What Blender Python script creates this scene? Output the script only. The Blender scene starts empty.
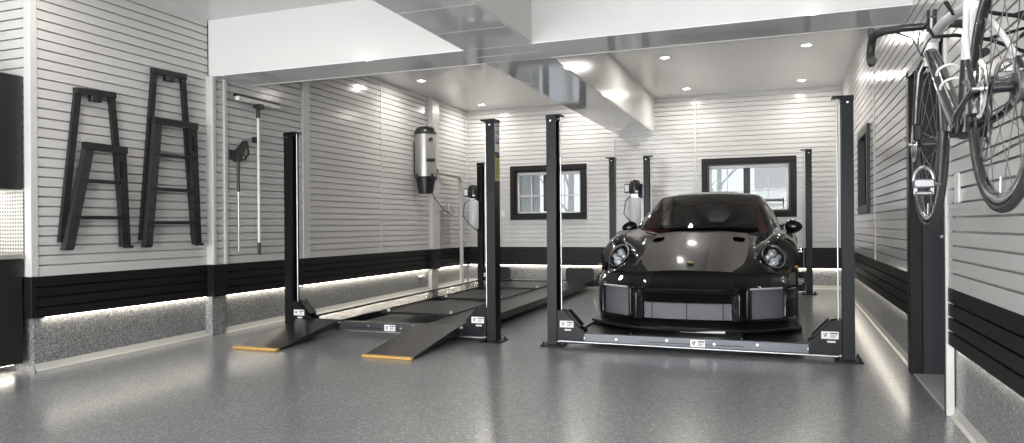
import bpy, math, random
import numpy as np
from mathutils import Vector, Matrix
random.seed(7)
PI = math.pi
scene = bpy.context.scene
COL = scene.collection
SLOPE = 0.0127
XL, XR, YB, ZC = -5.36, 0.872, 11.845, 3.228
ZT, ZB, ROW = 0.782, 0.463, 0.0762
def fz(y): return SLOPE * y

# ------------------------------------------------------------------ materials
def new_mat(name):
    m = bpy.data.materials.new(name); m.use_nodes = True
    return m, m.node_tree, m.node_tree.nodes, m.node_tree.nodes['Principled BSDF']
def pbr(name, col, rough=.5, metal=0., coat=0., coat_rough=.05, spec=.5, emit=None, estr=0., bump=None, bscale=100., var=0., vscale=5.):
    m, t, n, b = new_mat(name)
    b.inputs['Base Color'].default_value = (*col, 1)
    b.inputs['Roughness'].default_value = rough
    b.inputs['Metallic'].default_value = metal
    b.inputs['Coat Weight'].default_value = coat
    b.inputs['Coat Roughness'].default_value = coat_rough
    b.inputs['Specular IOR Level'].default_value = spec
    if emit:
        b.inputs['Emission Color'].default_value = (*emit, 1); b.inputs['Emission Strength'].default_value = estr
    tc = None
    if bump or var:
        tc = n.new('ShaderNodeTexCoord')
    if bump:
        nz = n.new('ShaderNodeTexNoise'); nz.inputs['Scale'].default_value = bscale
        t.links.new(tc.outputs['Object'], nz.inputs['Vector'])
        bp = n.new('ShaderNodeBump'); bp.inputs['Strength'].default_value = bump; bp.inputs['Distance'].default_value = .005
        t.links.new(nz.outputs['Fac'], bp.inputs['Height']); t.links.new(bp.outputs['Normal'], b.inputs['Normal'])
    if var:
        nz = n.new('ShaderNodeTexNoise'); nz.inputs['Scale'].default_value = vscale; nz.inputs['Detail'].default_value = 3
        t.links.new(tc.outputs['Object'], nz.inputs['Vector'])
        r = n.new('ShaderNodeValToRGB')
        r.color_ramp.elements[0].position = .3; r.color_ramp.elements[1].position = .7
        r.color_ramp.elements[0].color = (*[c*(1-var) for c in col], 1); r.color_ramp.elements[1].color = (*[min(1, c*(1+var)) for c in col], 1)
        t.links.new(nz.outputs['Fac'], r.inputs['Fac']); t.links.new(r.outputs['Color'], b.inputs['Base Color'])
    return m
def flake(name, dark, mid, light, scale, rough, coat=0.5, coat_rough=.15, bump=.15):
    """epoxy with coloured chips"""
    m, t, n, b = new_mat(name)
    tc = n.new('ShaderNodeTexCoord')
    v = n.new('ShaderNodeTexVoronoi'); v.inputs['Scale'].default_value = scale
    t.links.new(tc.outputs['Object'], v.inputs['Vector'])
    s = n.new('ShaderNodeSeparateColor'); t.links.new(v.outputs['Color'], s.inputs['Color'])
    r = n.new('ShaderNodeValToRGB'); r.color_ramp.interpolation = 'CONSTANT'
    e = r.color_ramp.elements
    e[0].position = 0; e[0].color = (*dark, 1)
    e[1].position = .3; e[1].color = (*mid, 1)
    k = e.new(.84); k.color = (*light, 1)
    t.links.new(s.outputs['Red'], r.inputs['Fac'])
    nz = n.new('ShaderNodeTexNoise'); nz.inputs['Scale'].default_value = 1.3; nz.inputs['Detail'].default_value = 4
    t.links.new(tc.outputs['Object'], nz.inputs['Vector'])
    mp = n.new('ShaderNodeMapRange'); mp.inputs['From Min'].default_value = .3; mp.inputs['From Max'].default_value = .7
    mp.inputs['To Min'].default_value = .92; mp.inputs['To Max'].default_value = 1.06
    t.links.new(nz.outputs['Fac'], mp.inputs['Value'])
    mx = n.new('ShaderNodeVectorMath'); mx.operation = 'SCALE'
    t.links.new(r.outputs['Color'], mx.inputs[0]); t.links.new(mp.outputs['Result'], mx.inputs['Scale'])
    t.links.new(mx.outputs['Vector'], b.inputs['Base Color'])
    b.inputs['Roughness'].default_value = rough
    b.inputs['Coat Weight'].default_value = coat; b.inputs['Coat Roughness'].default_value = coat_rough
    n2 = n.new('ShaderNodeTexNoise'); n2.inputs['Scale'].default_value = 60
    t.links.new(tc.outputs['Object'], n2.inputs['Vector'])
    bp = n.new('ShaderNodeBump'); bp.inputs['Strength'].default_value = bump; bp.inputs['Distance'].default_value = .002
    t.links.new(n2.outputs['Fac'], bp.inputs['Height']); t.links.new(bp.outputs['Normal'], b.inputs['Normal'])
    t.links.new(bp.outputs['Normal'], b.inputs['Coat Normal'])
    return m
def wave_metal(name, col, rough, metal, scale, strength, direction='Y', coat=0.):
    m, t, n, b = new_mat(name)
    b.inputs['Base Color'].default_value = (*col, 1); b.inputs['Roughness'].default_value = rough; b.inputs['Metallic'].default_value = metal
    b.inputs['Coat Weight'].default_value = coat; b.inputs['Coat Roughness'].default_value = .07
    tc = n.new('ShaderNodeTexCoord'); w = n.new('ShaderNodeTexWave'); w.bands_direction = direction
    w.inputs['Scale'].default_value = scale
    t.links.new(tc.outputs['Object'], w.inputs['Vector'])
    bp = n.new('ShaderNodeBump'); bp.inputs['Strength'].default_value = strength; bp.inputs['Distance'].default_value = .004
    t.links.new(w.outputs['Fac'], bp.inputs['Height']); t.links.new(bp.outputs['Normal'], b.inputs['Normal'])
    t.links.new(bp.outputs['Normal'], b.inputs['Coat Normal'])
    b.inputs['Specular IOR Level'].default_value = .25
    return m
def glass(name, tint=(1, 1, 1), refl=1.0, dirt=0.):
    m, t, n, b = new_mat(name)
    out = n['Material Output']
    tr = n.new('ShaderNodeBsdfTransparent'); tr.inputs['Color'].default_value = (*tint, 1)
    gl = n.new('ShaderNodeBsdfGlossy'); gl.inputs['Roughness'].default_value = .03; gl.inputs['Color'].default_value = (refl, refl, refl, 1)
    fr = n.new('ShaderNodeFresnel'); fr.inputs['IOR'].default_value = 1.45
    mx = n.new('ShaderNodeMixShader')
    t.links.new(fr.outputs['Fac'], mx.inputs['Fac']); t.links.new(tr.outputs[0], mx.inputs[1]); t.links.new(gl.outputs[0], mx.inputs[2])
    t.links.new(mx.outputs[0], out.inputs['Surface'])
    return m
def brickish(name, c1, c2, scale):
    m, t, n, b = new_mat(name)
    tc = n.new('ShaderNodeTexCoord'); br = n.new('ShaderNodeTexBrick')
    mp = n.new('ShaderNodeMapping'); mp.inputs['Rotation'].default_value = (PI/2, 0, 0)
    t.links.new(tc.outputs['Object'], mp.inputs['Vector']); t.links.new(mp.outputs['Vector'], br.inputs['Vector'])
    br.inputs['Color1'].default_value = (*c1, 1); br.inputs['Color2'].default_value = (*c2, 1); br.inputs['Mortar'].default_value = (.75, .74, .72, 1)
    br.inputs['Scale'].default_value = scale
    t.links.new(br.outputs['Color'], b.inputs['Base Color']); b.inputs['Roughness'].default_value = .9
    return m
def diamond(name):
    m, t, n, b = new_mat(name)
    tc = n.new('ShaderNodeTexCoord')
    sep = n.new('ShaderNodeSeparateXYZ'); t.links.new(tc.outputs['Object'], sep.inputs[0])
    xy = n.new('ShaderNodeMath'); xy.operation = 'ADD'
    t.links.new(sep.outputs['X'], xy.inputs[0]); t.links.new(sep.outputs['Y'], xy.inputs[1])
    def diag(sgn):
        a = n.new('ShaderNodeMath'); a.operation = 'ADD' if sgn > 0 else 'SUBTRACT'
        t.links.new(xy.outputs[0], a.inputs[0]); t.links.new(sep.outputs['Z'], a.inputs[1])
        s = n.new('ShaderNodeMath'); s.operation = 'MULTIPLY'; s.inputs[1].default_value = 110
        t.links.new(a.outputs[0], s.inputs[0])
        q = n.new('ShaderNodeMath'); q.operation = 'SINE'; t.links.new(s.outputs[0], q.inputs[0]); return q
    p = n.new('ShaderNodeMath'); p.operation = 'MULTIPLY'
    t.links.new(diag(1).outputs[0], p.inputs[0]); t.links.new(diag(-1).outputs[0], p.inputs[1])
    r = n.new('ShaderNodeValToRGB'); r.color_ramp.elements[0].position = .1; r.color_ramp.elements[1].position = .35
    r.color_ramp.elements[0].color = (.72, .71, .68, 1); r.color_ramp.elements[1].color = (.25, .25, .24, 1)
    t.links.new(p.outputs[0], r.inputs['Fac']); t.links.new(r.outputs['Color'], b.inputs['Base Color'])
    bp = n.new('ShaderNodeBump'); bp.inputs['Strength'].default_value = .6; bp.inputs['Distance'].default_value = .004
    t.links.new(p.outputs[0], bp.inputs['Height']); t.links.new(bp.outputs['Normal'], b.inputs['Normal'])
    b.inputs['Metallic'].default_value = .5; b.inputs['Roughness'].default_value = .4
    return m

M = {}
M['panel'] = pbr('grey_wall_panel', (.64, .63, .615), .17, spec=.4, bump=.02, bscale=5)
M['panel_black'] = pbr('black_wall_panel', (.010, .010, .011), .45, spec=.25)
M['groove_trim'] = pbr('grey_trim', (.62, .615, .60), .35)
M['ceiling'] = pbr('ceiling_pvc', (.78, .775, .765), .2, spec=.6)
M['beam_side'] = pbr('beam_side_white', (.74, .735, .715), .20, spec=.5)
M['beam_under'] = pbr('beam_underside', (.85, .85, .86), .06, spec=.8)
M['floor'] = flake('epoxy_floor', (.14, .145, .15), (.215, .222, .23), (.36, .37, .38), 120, .32, .6, .17, .25)
M['plinth'] = flake('epoxy_plinth', (.13, .13, .13), (.23, .233, .235), (.40, .40, .39), 120, .35, .4, .2, .3)
M['cove'] = pbr('cove_strip', (.5, .49, .46), .35)
M['led'] = pbr('led_strip_light', (1, .97, .9), .5, emit=(1, .93, .80), estr=9)
M['lamp'] = pbr('downlight_lens', (1, 1, 1), .4, emit=(1, .96, .90), estr=28)
M['white'] = pbr('white_plastic', (.8, .8, .78), .3)
M['white_trim'] = pbr('white_trim_paint', (.62, .62, .61), .35)
M['steel_black'] = pbr('powder_coated_black_steel', (.009, .010, .011), .3, metal=.0, spec=.16, bump=.03, bscale=300)
M['steel_grey'] = pbr('powder_coated_graphite_steel', (.010, .011, .013), .3, metal=.0, spec=.16)
M['bar_grey'] = pbr('painted_grey_bar', (.075, .08, .09), .28, metal=.4)
M['runway'] = wave_metal('ribbed_black_runway', (.010, .010, .011), .18, .0, 9., .12, 'Y', 1.)
M['tray'] = pbr('deck_tray_black', (.012, .012, .013), .42, coat=.12, coat_rough=.2, spec=.3)
M['runway_dull'] = wave_metal('worn_black_runway', (.012, .012, .013), .35, .0, 9., .12, 'Y', .25)
M['ramp'] = wave_metal('ribbed_black_ramp', (.012, .011, .011), .35, .0, 12., .22, 'Y', .35)
M['yellow'] = pbr('ramp_edge_wood_yellow', (.62, .36, .10), .5, var=.15, vscale=30)
M['chrome'] = pbr('chrome', (.75, .76, .78), .14, metal=1.)
M['alu'] = pbr('brushed_aluminium', (.55, .55, .56), .3, metal=1.)
M['tank'] = pbr('tank_grey', (.62, .64, .67), .3)
M['rubber'] = pbr('rubber', (.018, .018, .018), .6, bump=.1, bscale=120)
M['black_plastic'] = pbr('black_plastic', (.015, .015, .016), .35)
M['ladder'] = pbr('dark_ladder_metal', (.018, .019, .021), .35, spec=.4)
M['ladder_edge'] = pbr('steel_blue_ladder_rail', (.045, .047, .053), .35, metal=.3)
M['label_white'] = pbr('label_white', (.88, .88, .88), .5)
M['label_black'] = pbr('label_black', (.01, .01, .01), .5)
M['label_yellow'] = pbr('label_yellow', (.50, .47, .12), .5)
M['cabinet'] = pbr('cabinet_black', (.016, .016, .017), .35)
M['counter'] = pbr('counter_grey', (.30, .29, .27), .35)
M['diamond'] = diamond('diamond_tread_plate')
M['frame_dark'] = pbr('window_frame_charcoal', (.016, .016, .016), .45, spec=.2)
M['frame_grey'] = pbr('window_frame_grey', (.07, .07, .073), .4, spec=.2)
M['glass'] = glass('window_glass', (.90, .92, .93), .3)
M['curtain'] = pbr('sheer_blind', (.85, .85, .85), .8)
M['door_grey'] = pbr('door_grey', (.04, .04, .046), .4, spec=.2)
M['door_black'] = pbr('door_black', (.008, .008, .009), .35, spec=.3)
M['sill_grey'] = pbr('sill_grey', (.45, .44, .44), .5)
M['paint'] = pbr('gloss_black_paint', (.006, .006, .0065), .12, coat=1., coat_rough=.02, spec=.0)
M['car_matte'] = pbr('satin_black_trim', (.012, .012, .012), .3)
M['carglass'] = glass('car_glass', (.68, .69, .68), 1.)
M['lens'] = glass('lamp_lens', (.95, .96, .97), 1.)
M['grille'] = pbr('grey_intake_mesh', (.17, .175, .19), .45, metal=.3, bump=.8, bscale=260)
M['red'] = pbr('red_cage', (.42, .075, .07), .45)
M['seat'] = pbr('dark_seat_leather', (.03, .03, .032), .5)
M['tire'] = pbr('tyre', (.015, .015, .015), .6)
M['rim'] = pbr('dark_rim', (.03, .03, .032), .25, metal=.6)
M['amber'] = pbr('amber_lens', (.75, .30, .06), .25)
M['vent'] = pbr('vent_recess_shade', (.002, .002, .002), .9, spec=0.)
M['bike_alu'] = pbr('bike_alloy', (.30, .30, .31), .35, metal=.8)
M['gold'] = pbr('gold_badge', (.75, .62, .30), .3, metal=.8)
M['bulb'] = pbr('headlight_projector', (.72, .74, .76), .2, metal=.45)
M['bike_white'] = pbr('bike_white_paint', (.78, .78, .77), .2, coat=.6)
M['bike_black'] = pbr('bike_carbon_black', (.018, .018, .02), .22, coat=.6)
M['bike_tyre'] = pbr('bike_tyre', (.045, .042, .04), .5)
M['spoke'] = pbr('spoke_grey', (.22, .22, .22), .35, metal=.7)
M['tape'] = pbr('bar_tape', (.02, .02, .02), .6, bump=.3, bscale=160)
M['vac'] = pbr('vacuum_silver', (.42, .415, .40), .34, metal=.8)
M['pvc'] = pbr('pvc_pipe', (.55, .55, .53), .35)
M['snow'] = pbr('snow', (.8, .82, .85), .8)
M['bark'] = pbr('pale_bark', (.60, .58, .56), .9)
M['brick'] = brickish('pale_brick', (.78, .76, .73), (.70, .68, .65), 9)
def hood_mat():
    m, t, n, b = new_mat('carbon_hood')
    tc = n.new('ShaderNodeTexCoord'); s = n.new('ShaderNodeSeparateXYZ'); t.links.new(tc.outputs['Object'], s.inputs[0])
    a = n.new('ShaderNodeMath'); a.operation = 'ABSOLUTE'; t.links.new(s.outputs['X'], a.inputs[0])
    g = n.new('ShaderNodeMath'); g.operation = 'GREATER_THAN'; g.inputs[1].default_value = .15; t.links.new(a.outputs[0], g.inputs[0])
    mx = n.new('ShaderNodeMix'); mx.data_type = 'RGBA'
    mx.inputs['A'].default_value = (.006, .006, .006, 1); mx.inputs['B'].default_value = (.060, .054, .047, 1)  # brown-grey sides hold ceiling reflection in the colour; dark stripe is pattern
    t.links.new(g.outputs[0], mx.inputs['Factor']); t.links.new(mx.outputs['Result'], b.inputs['Base Color'])
    b.inputs['Roughness'].default_value = .45; b.inputs['Coat Weight'].default_value = .15; b.inputs['Coat Roughness'].default_value = .12; b.inputs['Specular IOR Level'].default_value = .2
    return m
M['hood'] = hood_mat()

# ------------------------------------------------------------------ mesh helper
class MB:
    def __init__(s): s.v = []; s.f = []
    def add(s, vs, fs):
        o = len(s.v); s.v += [tuple(map(float, v)) for v in vs]; s.f += [tuple(i+o for i in f) for f in fs]; return s
    def box(s, x0, x1, y0, y1, z0, z1, bev=0.):
        if bev <= 0:
            return s.add([(x, y, z) for x in (x0, x1) for y in (y0, y1) for z in (z0, z1)],
                         [(0, 1, 3, 2), (4, 6, 7, 5), (0, 4, 5, 1), (2, 3, 7, 6), (0, 2, 6, 4), (1, 5, 7, 3)])
        bev = min(bev, (x1-x0)*.45, (y1-y0)*.45, (z1-z0)*.45)
        idx = {}; vs = []
        for sx in (0, 1):
            for sy in (0, 1):
                for sz in (0, 1):
                    for ax in range(3):
                        p = [(x1 if sx else x0), (y1 if sy else y0), (z1 if sz else z0)]
                        sg = [1 if sx else -1, 1 if sy else -1, 1 if sz else -1]
                        for k in range(3):
                            if k != ax: p[k] -= sg[k]*bev
                        idx[(sx, sy, sz, ax)] = len(vs); vs.append(p)
        fs = []
        C = lambda a, b, c, k: idx[(a, b, c, k)]
        for e in (0, 1):
            fs.append([C(e, 0, 0, 0), C(e, 1, 0, 0), C(e, 1, 1, 0), C(e, 0, 1, 0)])
            fs.append([C(0, e, 0, 1), C(1, e, 0, 1), C(1, e, 1, 1), C(0, e, 1, 1)])
            fs.append([C(0, 0, e, 2), C(1, 0, e, 2), C(1, 1, e, 2), C(0, 1, e, 2)])
        for a in (0, 1):
            for b in (0, 1):
                fs.append([C(a, b, 0, 0), C(a, b, 1, 0), C(a, b, 1, 1), C(a, b, 0, 1)])
                fs.append([C(a, 0, b, 0), C(a, 1, b, 0), C(a, 1, b, 2), C(a, 0, b, 2)])
                fs.append([C(0, a, b, 1), C(1, a, b, 1), C(1, a, b, 2), C(0, a, b, 2)])
        for a in (0, 1):
            for b in (0, 1):
                for c in (0, 1): fs.append([C(a, b, c, 0), C(a, b, c, 1), C(a, b, c, 2)])
        return s.add(vs, fs)
    def bar(s, p, q, w, h, up=(0, 0, 1)):
        """box member from p to q, w across, h along up"""
        p = Vector(p); q = Vector(q); d = (q-p).normalized(); u = Vector(up); sd = d.cross(u).normalized(); u = sd.cross(d).normalized()
        vs = []
        for c in (p, q):
            for a, b in ((-1, -1), (1, -1), (1, 1), (-1, 1)): vs.append(c+sd*a*w/2+u*b*h/2)
        return s.add(vs, [(0, 1, 2, 3), (7, 6, 5, 4), (0, 4, 5, 1), (1, 5, 6, 2), (2, 6, 7, 3), (3, 7, 4, 0)])
    def tube(s, pts, r, n=10, closed=False, caps=True):
        pts = [Vector(p) for p in pts]; N = len(pts)
        rs = r if isinstance(r, (list, tuple)) else [r]*N
        vs = []; prev = None
        for i, p in enumerate(pts):
            if closed: d = pts[(i+1) % N]-pts[i-1]
            else: d = pts[min(i+1, N-1)]-pts[max(i-1, 0)]
            d.normalize()
            if prev is None:
                a = Vector((0, 0, 1)) if abs(d.z) < .9 else Vector((1, 0, 0)); u = d.cross(a).normalized()
            else: u = (prev-d*prev.dot(d)).normalized()
            w = d.cross(u); prev = u
            for k in range(n):
                t = 2*PI*k/n; vs.append(p+(u*math.cos(t)+w*math.sin(t))*rs[i])
        fs = []
        for i in range(N if closed else N-1):
            j = (i+1) % N
            for k in range(n): fs.append((i*n+k, i*n+(k+1) % n, j*n+(k+1) % n, j*n+k))
        if caps and not closed: fs += [tuple(range(n))[::-1], tuple((N-1)*n+k for k in range(n))]
        return s.add(vs, fs)
    def lathe(s, prof, c=(0, 0, 0), axis='z', n=32, caps=True):
        """prof: (radius, along)"""
        vs = []
        for r, h in prof:
            for k in range(n):
                t = 2*PI*k/n; a, b = r*math.cos(t), r*math.sin(t)
                p = {'z': (a, b, h), 'y': (a, h, b), 'x': (h, a, b)}[axis]
                vs.append((c[0]+p[0], c[1]+p[1], c[2]+p[2]))
        fs = [(i*n+k, i*n+(k+1) % n, (i+1)*n+(k+1) % n, (i+1)*n+k) for i in range(len(prof)-1) for k in range(n)]
        if caps and prof[0][0] > 1e-5: fs.append(tuple(range(n))[::-1])
        if caps and prof[-1][0] > 1e-5: fs.append(tuple((len(prof)-1)*n+k for k in range(n)))
        return s.add(vs, fs)
    def grid(s, rows, skip=None):
        R = len(rows); C = len(rows[0])
        fs = [(i*C+j, i*C+j+1, (i+1)*C+j+1, (i+1)*C+j) for i in range(R-1) for j in range(C-1) if not (skip and skip(i, j))]
        return s.add([p for r in rows for p in r], fs)
    def prism(s, poly, a0, a1, axis='y'):
        """extrude 2d polygon along axis; poly coords are the two other axes in xyz order"""
        def P(u, w, a): return {'x': (a, u, w), 'y': (u, a, w), 'z': (u, w, a)}[axis]
        n = len(poly)
        return s.add([P(u, w, a0) for u, w in poly]+[P(u, w, a1) for u, w in poly],
                     [tuple(range(n))[::-1], tuple(range(n, 2*n))]+[(i, (i+1) % n, n+(i+1) % n, n+i) for i in range(n)])
    def ball(s, c, r, n=16, m=10, sc=(1, 1, 1)):
        vs = [(c[0], c[1], c[2]+r*sc[2])]; fs = []
        for i in range(1, m):
            a = PI*i/m
            for k in range(n):
                t = 2*PI*k/n; vs.append((c[0]+r*sc[0]*math.sin(a)*math.cos(t), c[1]+r*sc[1]*math.sin(a)*math.sin(t), c[2]+r*sc[2]*math.cos(a)))
        vs.append((c[0], c[1], c[2]-r*sc[2]))
        for k in range(n): fs.append((0, 1+k, 1+(k+1) % n))
        for i in range(m-2):
            for k in range(n): fs.append((1+i*n+k, 1+(i+1)*n+k, 1+(i+1)*n+(k+1) % n, 1+i*n+(k+1) % n))
        L = len(vs)-1; b = 1+(m-2)*n
        for k in range(n): fs.append((L, b+(k+1) % n, b+k))
        return s.add(vs, fs)
    def xf(s, mat):
        s.v = [tuple(mat @ Vector(v)) for v in s.v]; return s
    def build(s, name, mat, parent=None, smooth=False, recalc=True, angle=52, loc=None):
        me = bpy.data.meshes.new(name); me.from_pydata(s.v, [], s.f); me.validate()
        if recalc:
            import bmesh
            bm = bmesh.new(); bm.from_mesh(me); bmesh.ops.remove_doubles(bm, verts=bm.verts, dist=1e-5)
            bmesh.ops.recalc_face_normals(bm, faces=bm.faces); bm.to_mesh(me); bm.free()
        me.materials.append(mat if not isinstance(mat, str) else M[mat])
        if smooth:
            me.polygons.foreach_set('use_smooth', [True]*len(me.polygons))
            if angle < 180:
                me.set_sharp_from_angle(angle=math.radians(angle))
        o = bpy.data.objects.new(name, me); COL.objects.link(o)
        if parent: o.parent = parent
        if loc: o.location = loc
        return o
def thing(name, label, cat, loc=(0, 0, 0), rz=0, group=None):
    o = bpy.data.objects.new(name, None); COL.objects.link(o); o.location = loc; o.rotation_euler = (0, 0, rz); o.empty_display_size = .1
    o['label'] = label; o['category'] = cat
    if group: o['group'] = group
    return o
def tag(o, label, cat, group=None):
    o['label'] = label; o['category'] = cat
    if group: o['group'] = group
    return o
def struct(o): o['kind'] = 'structure'; return o
def dup(root, loc=None, rz=None, label=None):
    r = root.copy(); COL.objects.link(r)
    if loc: r.location = loc
    if rz is not None: r.rotation_euler = (0, 0, rz)
    if label: r['label'] = label
    def rec(src, dst):
        for ch in list(src.children):
            c = ch.copy(); COL.objects.link(c); c.parent = dst; rec(ch, c)
    kids = list(root.children)
    for ch in kids:
        c = ch.copy(); COL.objects.link(c); c.parent = r
        for g in list(ch.children):
            d = g.copy(); COL.objects.link(d); d.parent = c
    return r

# ------------------------------------------------------------------ room shell
Y0 = -5.0            # garage doors behind the camera
XA = -6.05           # back of the cabinet alcove
# floor (drains slightly toward the garage doors)
b = MB(); b.grid([[(x, y, fz(y)) for x in (XA-.2, XR+.6)] for y in (Y0-.2, YB+.2)])
b.grid([[(x, y, fz(y)-.15) for x in (XA-.2, XR+.6)] for y in (Y0-.2, YB+.2)]); struct(b.build('floor', 'floor'))
# ceiling with the recessed lamps set in it
b = MB(); b.box(XA-.2, XR+.6, Y0-.2, YB+.2, ZC, ZC+.15); struct(b.build('ceiling', 'ceiling'))

GH, GD = .0115, .034  # groove height, depth
def profile(z0, z1, grooves):
    """(depth, z) polyline of a slat panel face, depth 0 = face, positive = into the wall"""
    P = [(0, z0)]
    for g in grooves:
        if z0+.01 < g < z1-.01: P += [(0, g-GH/2), (.009, g-GH/2), (.009, g-GH/2-.008), (GD, g-GH/2-.008), (GD, g+GH/2+.010), (.009, g+GH/2+.010), (.009, g+GH/2), (0, g+GH/2)]
    P.append((0, z1)); return P
GREY_G = [ZT+1.1*ROW+i*ROW for i in range(40)]
BLACK_G = [ZB+.078*k for k in (1, 2, 3)]
def panel(mb, side, a0, a1, face, z0, z1, grooves, th=.045):
    """side 'L' face x=face normal +x, 'R' normal -x, 'B' face y normal -y, 'F' normal +y ; a0,a1 extent on the other axis"""
    P = profile(z0, z1, grooves); P = P+[(th, z1), (th, z0)]
    if side == 'L': mb.prism([(face-d, z) for d, z in P], a0, a1, 'y')
    if side == 'R': mb.prism([(face+d, z) for d, z in P], a0, a1, 'y')
    if side == 'B': mb.prism([(face+d, z) for d, z in P], a0, a1, 'x')
    if side == 'F': mb.prism([(face-d, z) for d, z in P], a0, a1, 'x')
XF = -5.30  # far part of the left wall steps in a little
# ---- left wall core (concrete plinth + core)
w = MB()
w.box(XL-.35, XL-.035, 3.87, 5.72, -.1, ZC); w.box(XF-.35, XF-.035, 5.72, YB+.1, -.1, ZC)
struct(w.build('wall_left', 'plinth'))
w = MB(); panel(w, 'L', 3.87, 5.64, XL, ZT, ZC, GREY_G); struct(w.build('trim_1', 'panel'))
w = MB(); panel(w, 'L', 3.85, 5.64, XL, ZB, ZT, BLACK_G); struct(w.build('trim_2', 'panel_black'))
w = MB()
for a0, a1 in ((5.80, 7.08), (7.2, 8.86), (8.88, 10.33), (10.60, YB)): panel(w, 'L', a0, a1, XF, ZT, ZC, GREY_G)
struct(w.build('trim_3', 'panel'))
w = MB()
for a0, a1 in ((5.80, 10.33), (10.60, YB)): panel(w, 'L', a0, a1, XF, ZB, ZT, BLACK_G)
struct(w.build('trim_4', 'panel_black'))
# vertical cover strips and pilasters of the left wall
def vstrip(x, y0, y1, proud=.012):
    m = MB(); m.box(x-.06, x+proud, y0, y1, ZT, ZC, .004); return struct(m.build('trim_5', 'groove_trim'))
w = MB(); panel(w, 'L', 5.645, 5.795, XL+.07, ZT, 2.66, GREY_G, .2); struct(w.build('trim_6', 'groove_trim'))
for y0_, y1_ in ((5.615, 5.66), (5.775, 5.82)):
    m = MB(); m.box(XL-.05, XL+.085, y0_, y1_, ZT, 2.66, .004); struct(m.build('trim_6', 'groove_trim'))
m = MB(); m.box(XL-.05, XL+.08, 5.62, 5.82, ZB, ZT); struct(m.build('trim_6', 'panel_black'))
m = MB(); m.box(XL-.05, XL+.05, 5.63, 5.81, 0, ZB); struct(m.build('trim_6', 'plinth'))
vstrip(XF, 7.07, 7.21, .012); vstrip(XF, 8.85, 8.89, .006); vstrip(XL, 3.865, 3.885, .004); vstrip(XF, 11.79, 11.85, .01)
m = MB(); m.box(XF-.05, XF+.07, 10.33, 10.58, ZT, ZC, .006); struct(m.build('trim_7', 'groove_trim'))
m = MB(); m.box(XF-.05, XF+.065, 10.33, 10.60, ZB, ZT); struct(m.build('trim_7', 'panel_black'))
m = MB(); m.box(XF-.05, XF+.03, 10.35, 10.58, 0, ZB); struct(m.build('trim_7', 'cove'))
# ---- return wall beside the cabinets (faces the camera) and the alcove back wall
w = MB(); w.box(XA-.1, XL-.036, 3.875, 4.1, -.1, ZC); struct(w.build('wall_return', 'plinth'))
w = MB(); panel(w, 'B', XA, XL-.06, 3.835, ZT, ZC, GREY_G); struct(w.build('trim_8', 'panel'))
m = MB(); m.box(XL-.06, XL+.008, 3.82, 3.88, ZT, ZC, .004); struct(m.build('trim_9', 'white_trim'))
m = MB(); m.box(XL-.075, XL+.004, 3.825, 3.86, ZB, ZT, .002); struct(m.build('trim_9', 'panel_black'))
w = MB(); w.box(XA-.2, XA-.05, Y0, 3.9, -.1, ZC); struct(w.build('wall_alcove', 'plinth'))
w = MB(); panel(w, 'L', Y0, 3.835, XA, 0.02, ZC, GREY_G); struct(w.build('trim_10', 'panel'))
# ---- back wall with two window openings
WX = [(-4.47, -3.085), (-1.186, .232)]; WZ = (1.255, 2.20)
def holes(z0, z1, grooves, mat, nm, seams=()):
    w = MB()
    panel(w, 'B', XF, WX[0][0], YB, z0, z1, grooves); panel(w, 'B', WX[0][1], WX[1][0], YB, z0, z1, grooves); panel(w, 'B', WX[1][1], XR, YB, z0, z1, grooves)
    for a, c in WX:
        panel(w, 'B', a, c, YB, z0, WZ[0], [g for g in grooves if g < WZ[0]-.02]); panel(w, 'B', a, c, YB, WZ[1], z1, [g for g in grooves if g > WZ[1]+.02])
    struct(w.build(nm, mat))
holes(ZT, ZC, GREY_G, 'panel', 'trim_11')
w = MB(); panel(w, 'B', XF, XR, YB, ZB, ZT, BLACK_G); struct(w.build('trim_12', 'panel_black'))
w = MB()
xs = [XF-.3, WX[0][0], WX[0][1], WX[1][0], WX[1][1], XR+.3]
for i in range(5):
    if i in (1, 3): w.box(xs[i], xs[i+1], YB+.035, YB+.25, -.1, WZ[0]); w.box(xs[i], xs[i+1], YB+.035, YB+.25, WZ[1], ZC)
    else: w.box(xs[i], xs[i+1], YB+.035, YB+.25, -.1, ZC)
struct(w.build('wall_back', 'plinth'))
for x in (-2.62, -1.28):
    m = MB(); m.box(x-.02, x+.02, YB-.008, YB+.01, ZT, ZC if x > -1.5 else 2.6, .003); struct(m.build('trim_13', 'groove_trim'))
# ---- right wall with a small window and the door opening
DY0, DY1, DZ = 4.63, 5.80, 2.17
RWY = (8.27, 9.27); RWZ = (1.25, 2.19)
w = MB()
def segs(z0, z1, grooves, mb):
    panel(mb, 'R', Y0, DY0, XR, z0, z1, grooves)
    if z0 >= ZT:
        panel(mb, 'R', DY0, DY1, XR, DZ, z1, [g for g in grooves if g > DZ+.02])
        panel(mb, 'R', DY1, RWY[0], XR, z0, z1, grooves); panel(mb, 'R', RWY[1], YB, XR, z0, z1, grooves)
        panel(mb, 'R', *RWY, XR, z0, RWZ[0], [g for g in grooves if g < RWZ[0]-.02]); panel(mb, 'R', *RWY, XR, RWZ[1], z1, [g for g in grooves if g > RWZ[1]+.02])
    else: panel(mb, 'R', DY1, YB, XR, z0, z1, grooves)
segs(ZT, ZC, GREY_G, w); struct(w.build('trim_14', 'panel'))
w = MB(); segs(ZB, ZT, BLACK_G, w); struct(w.build('trim_15', 'panel_black'))
w = MB()
w.box(XR+.035, XR+.4, Y0, DY0, -.1, ZC); w.box(XR+.035, XR+.4, DY1, RWY[0], -.1, ZC); w.box(XR+.035, XR+.4, RWY[1], YB+.2, -.1, ZC)
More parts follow.
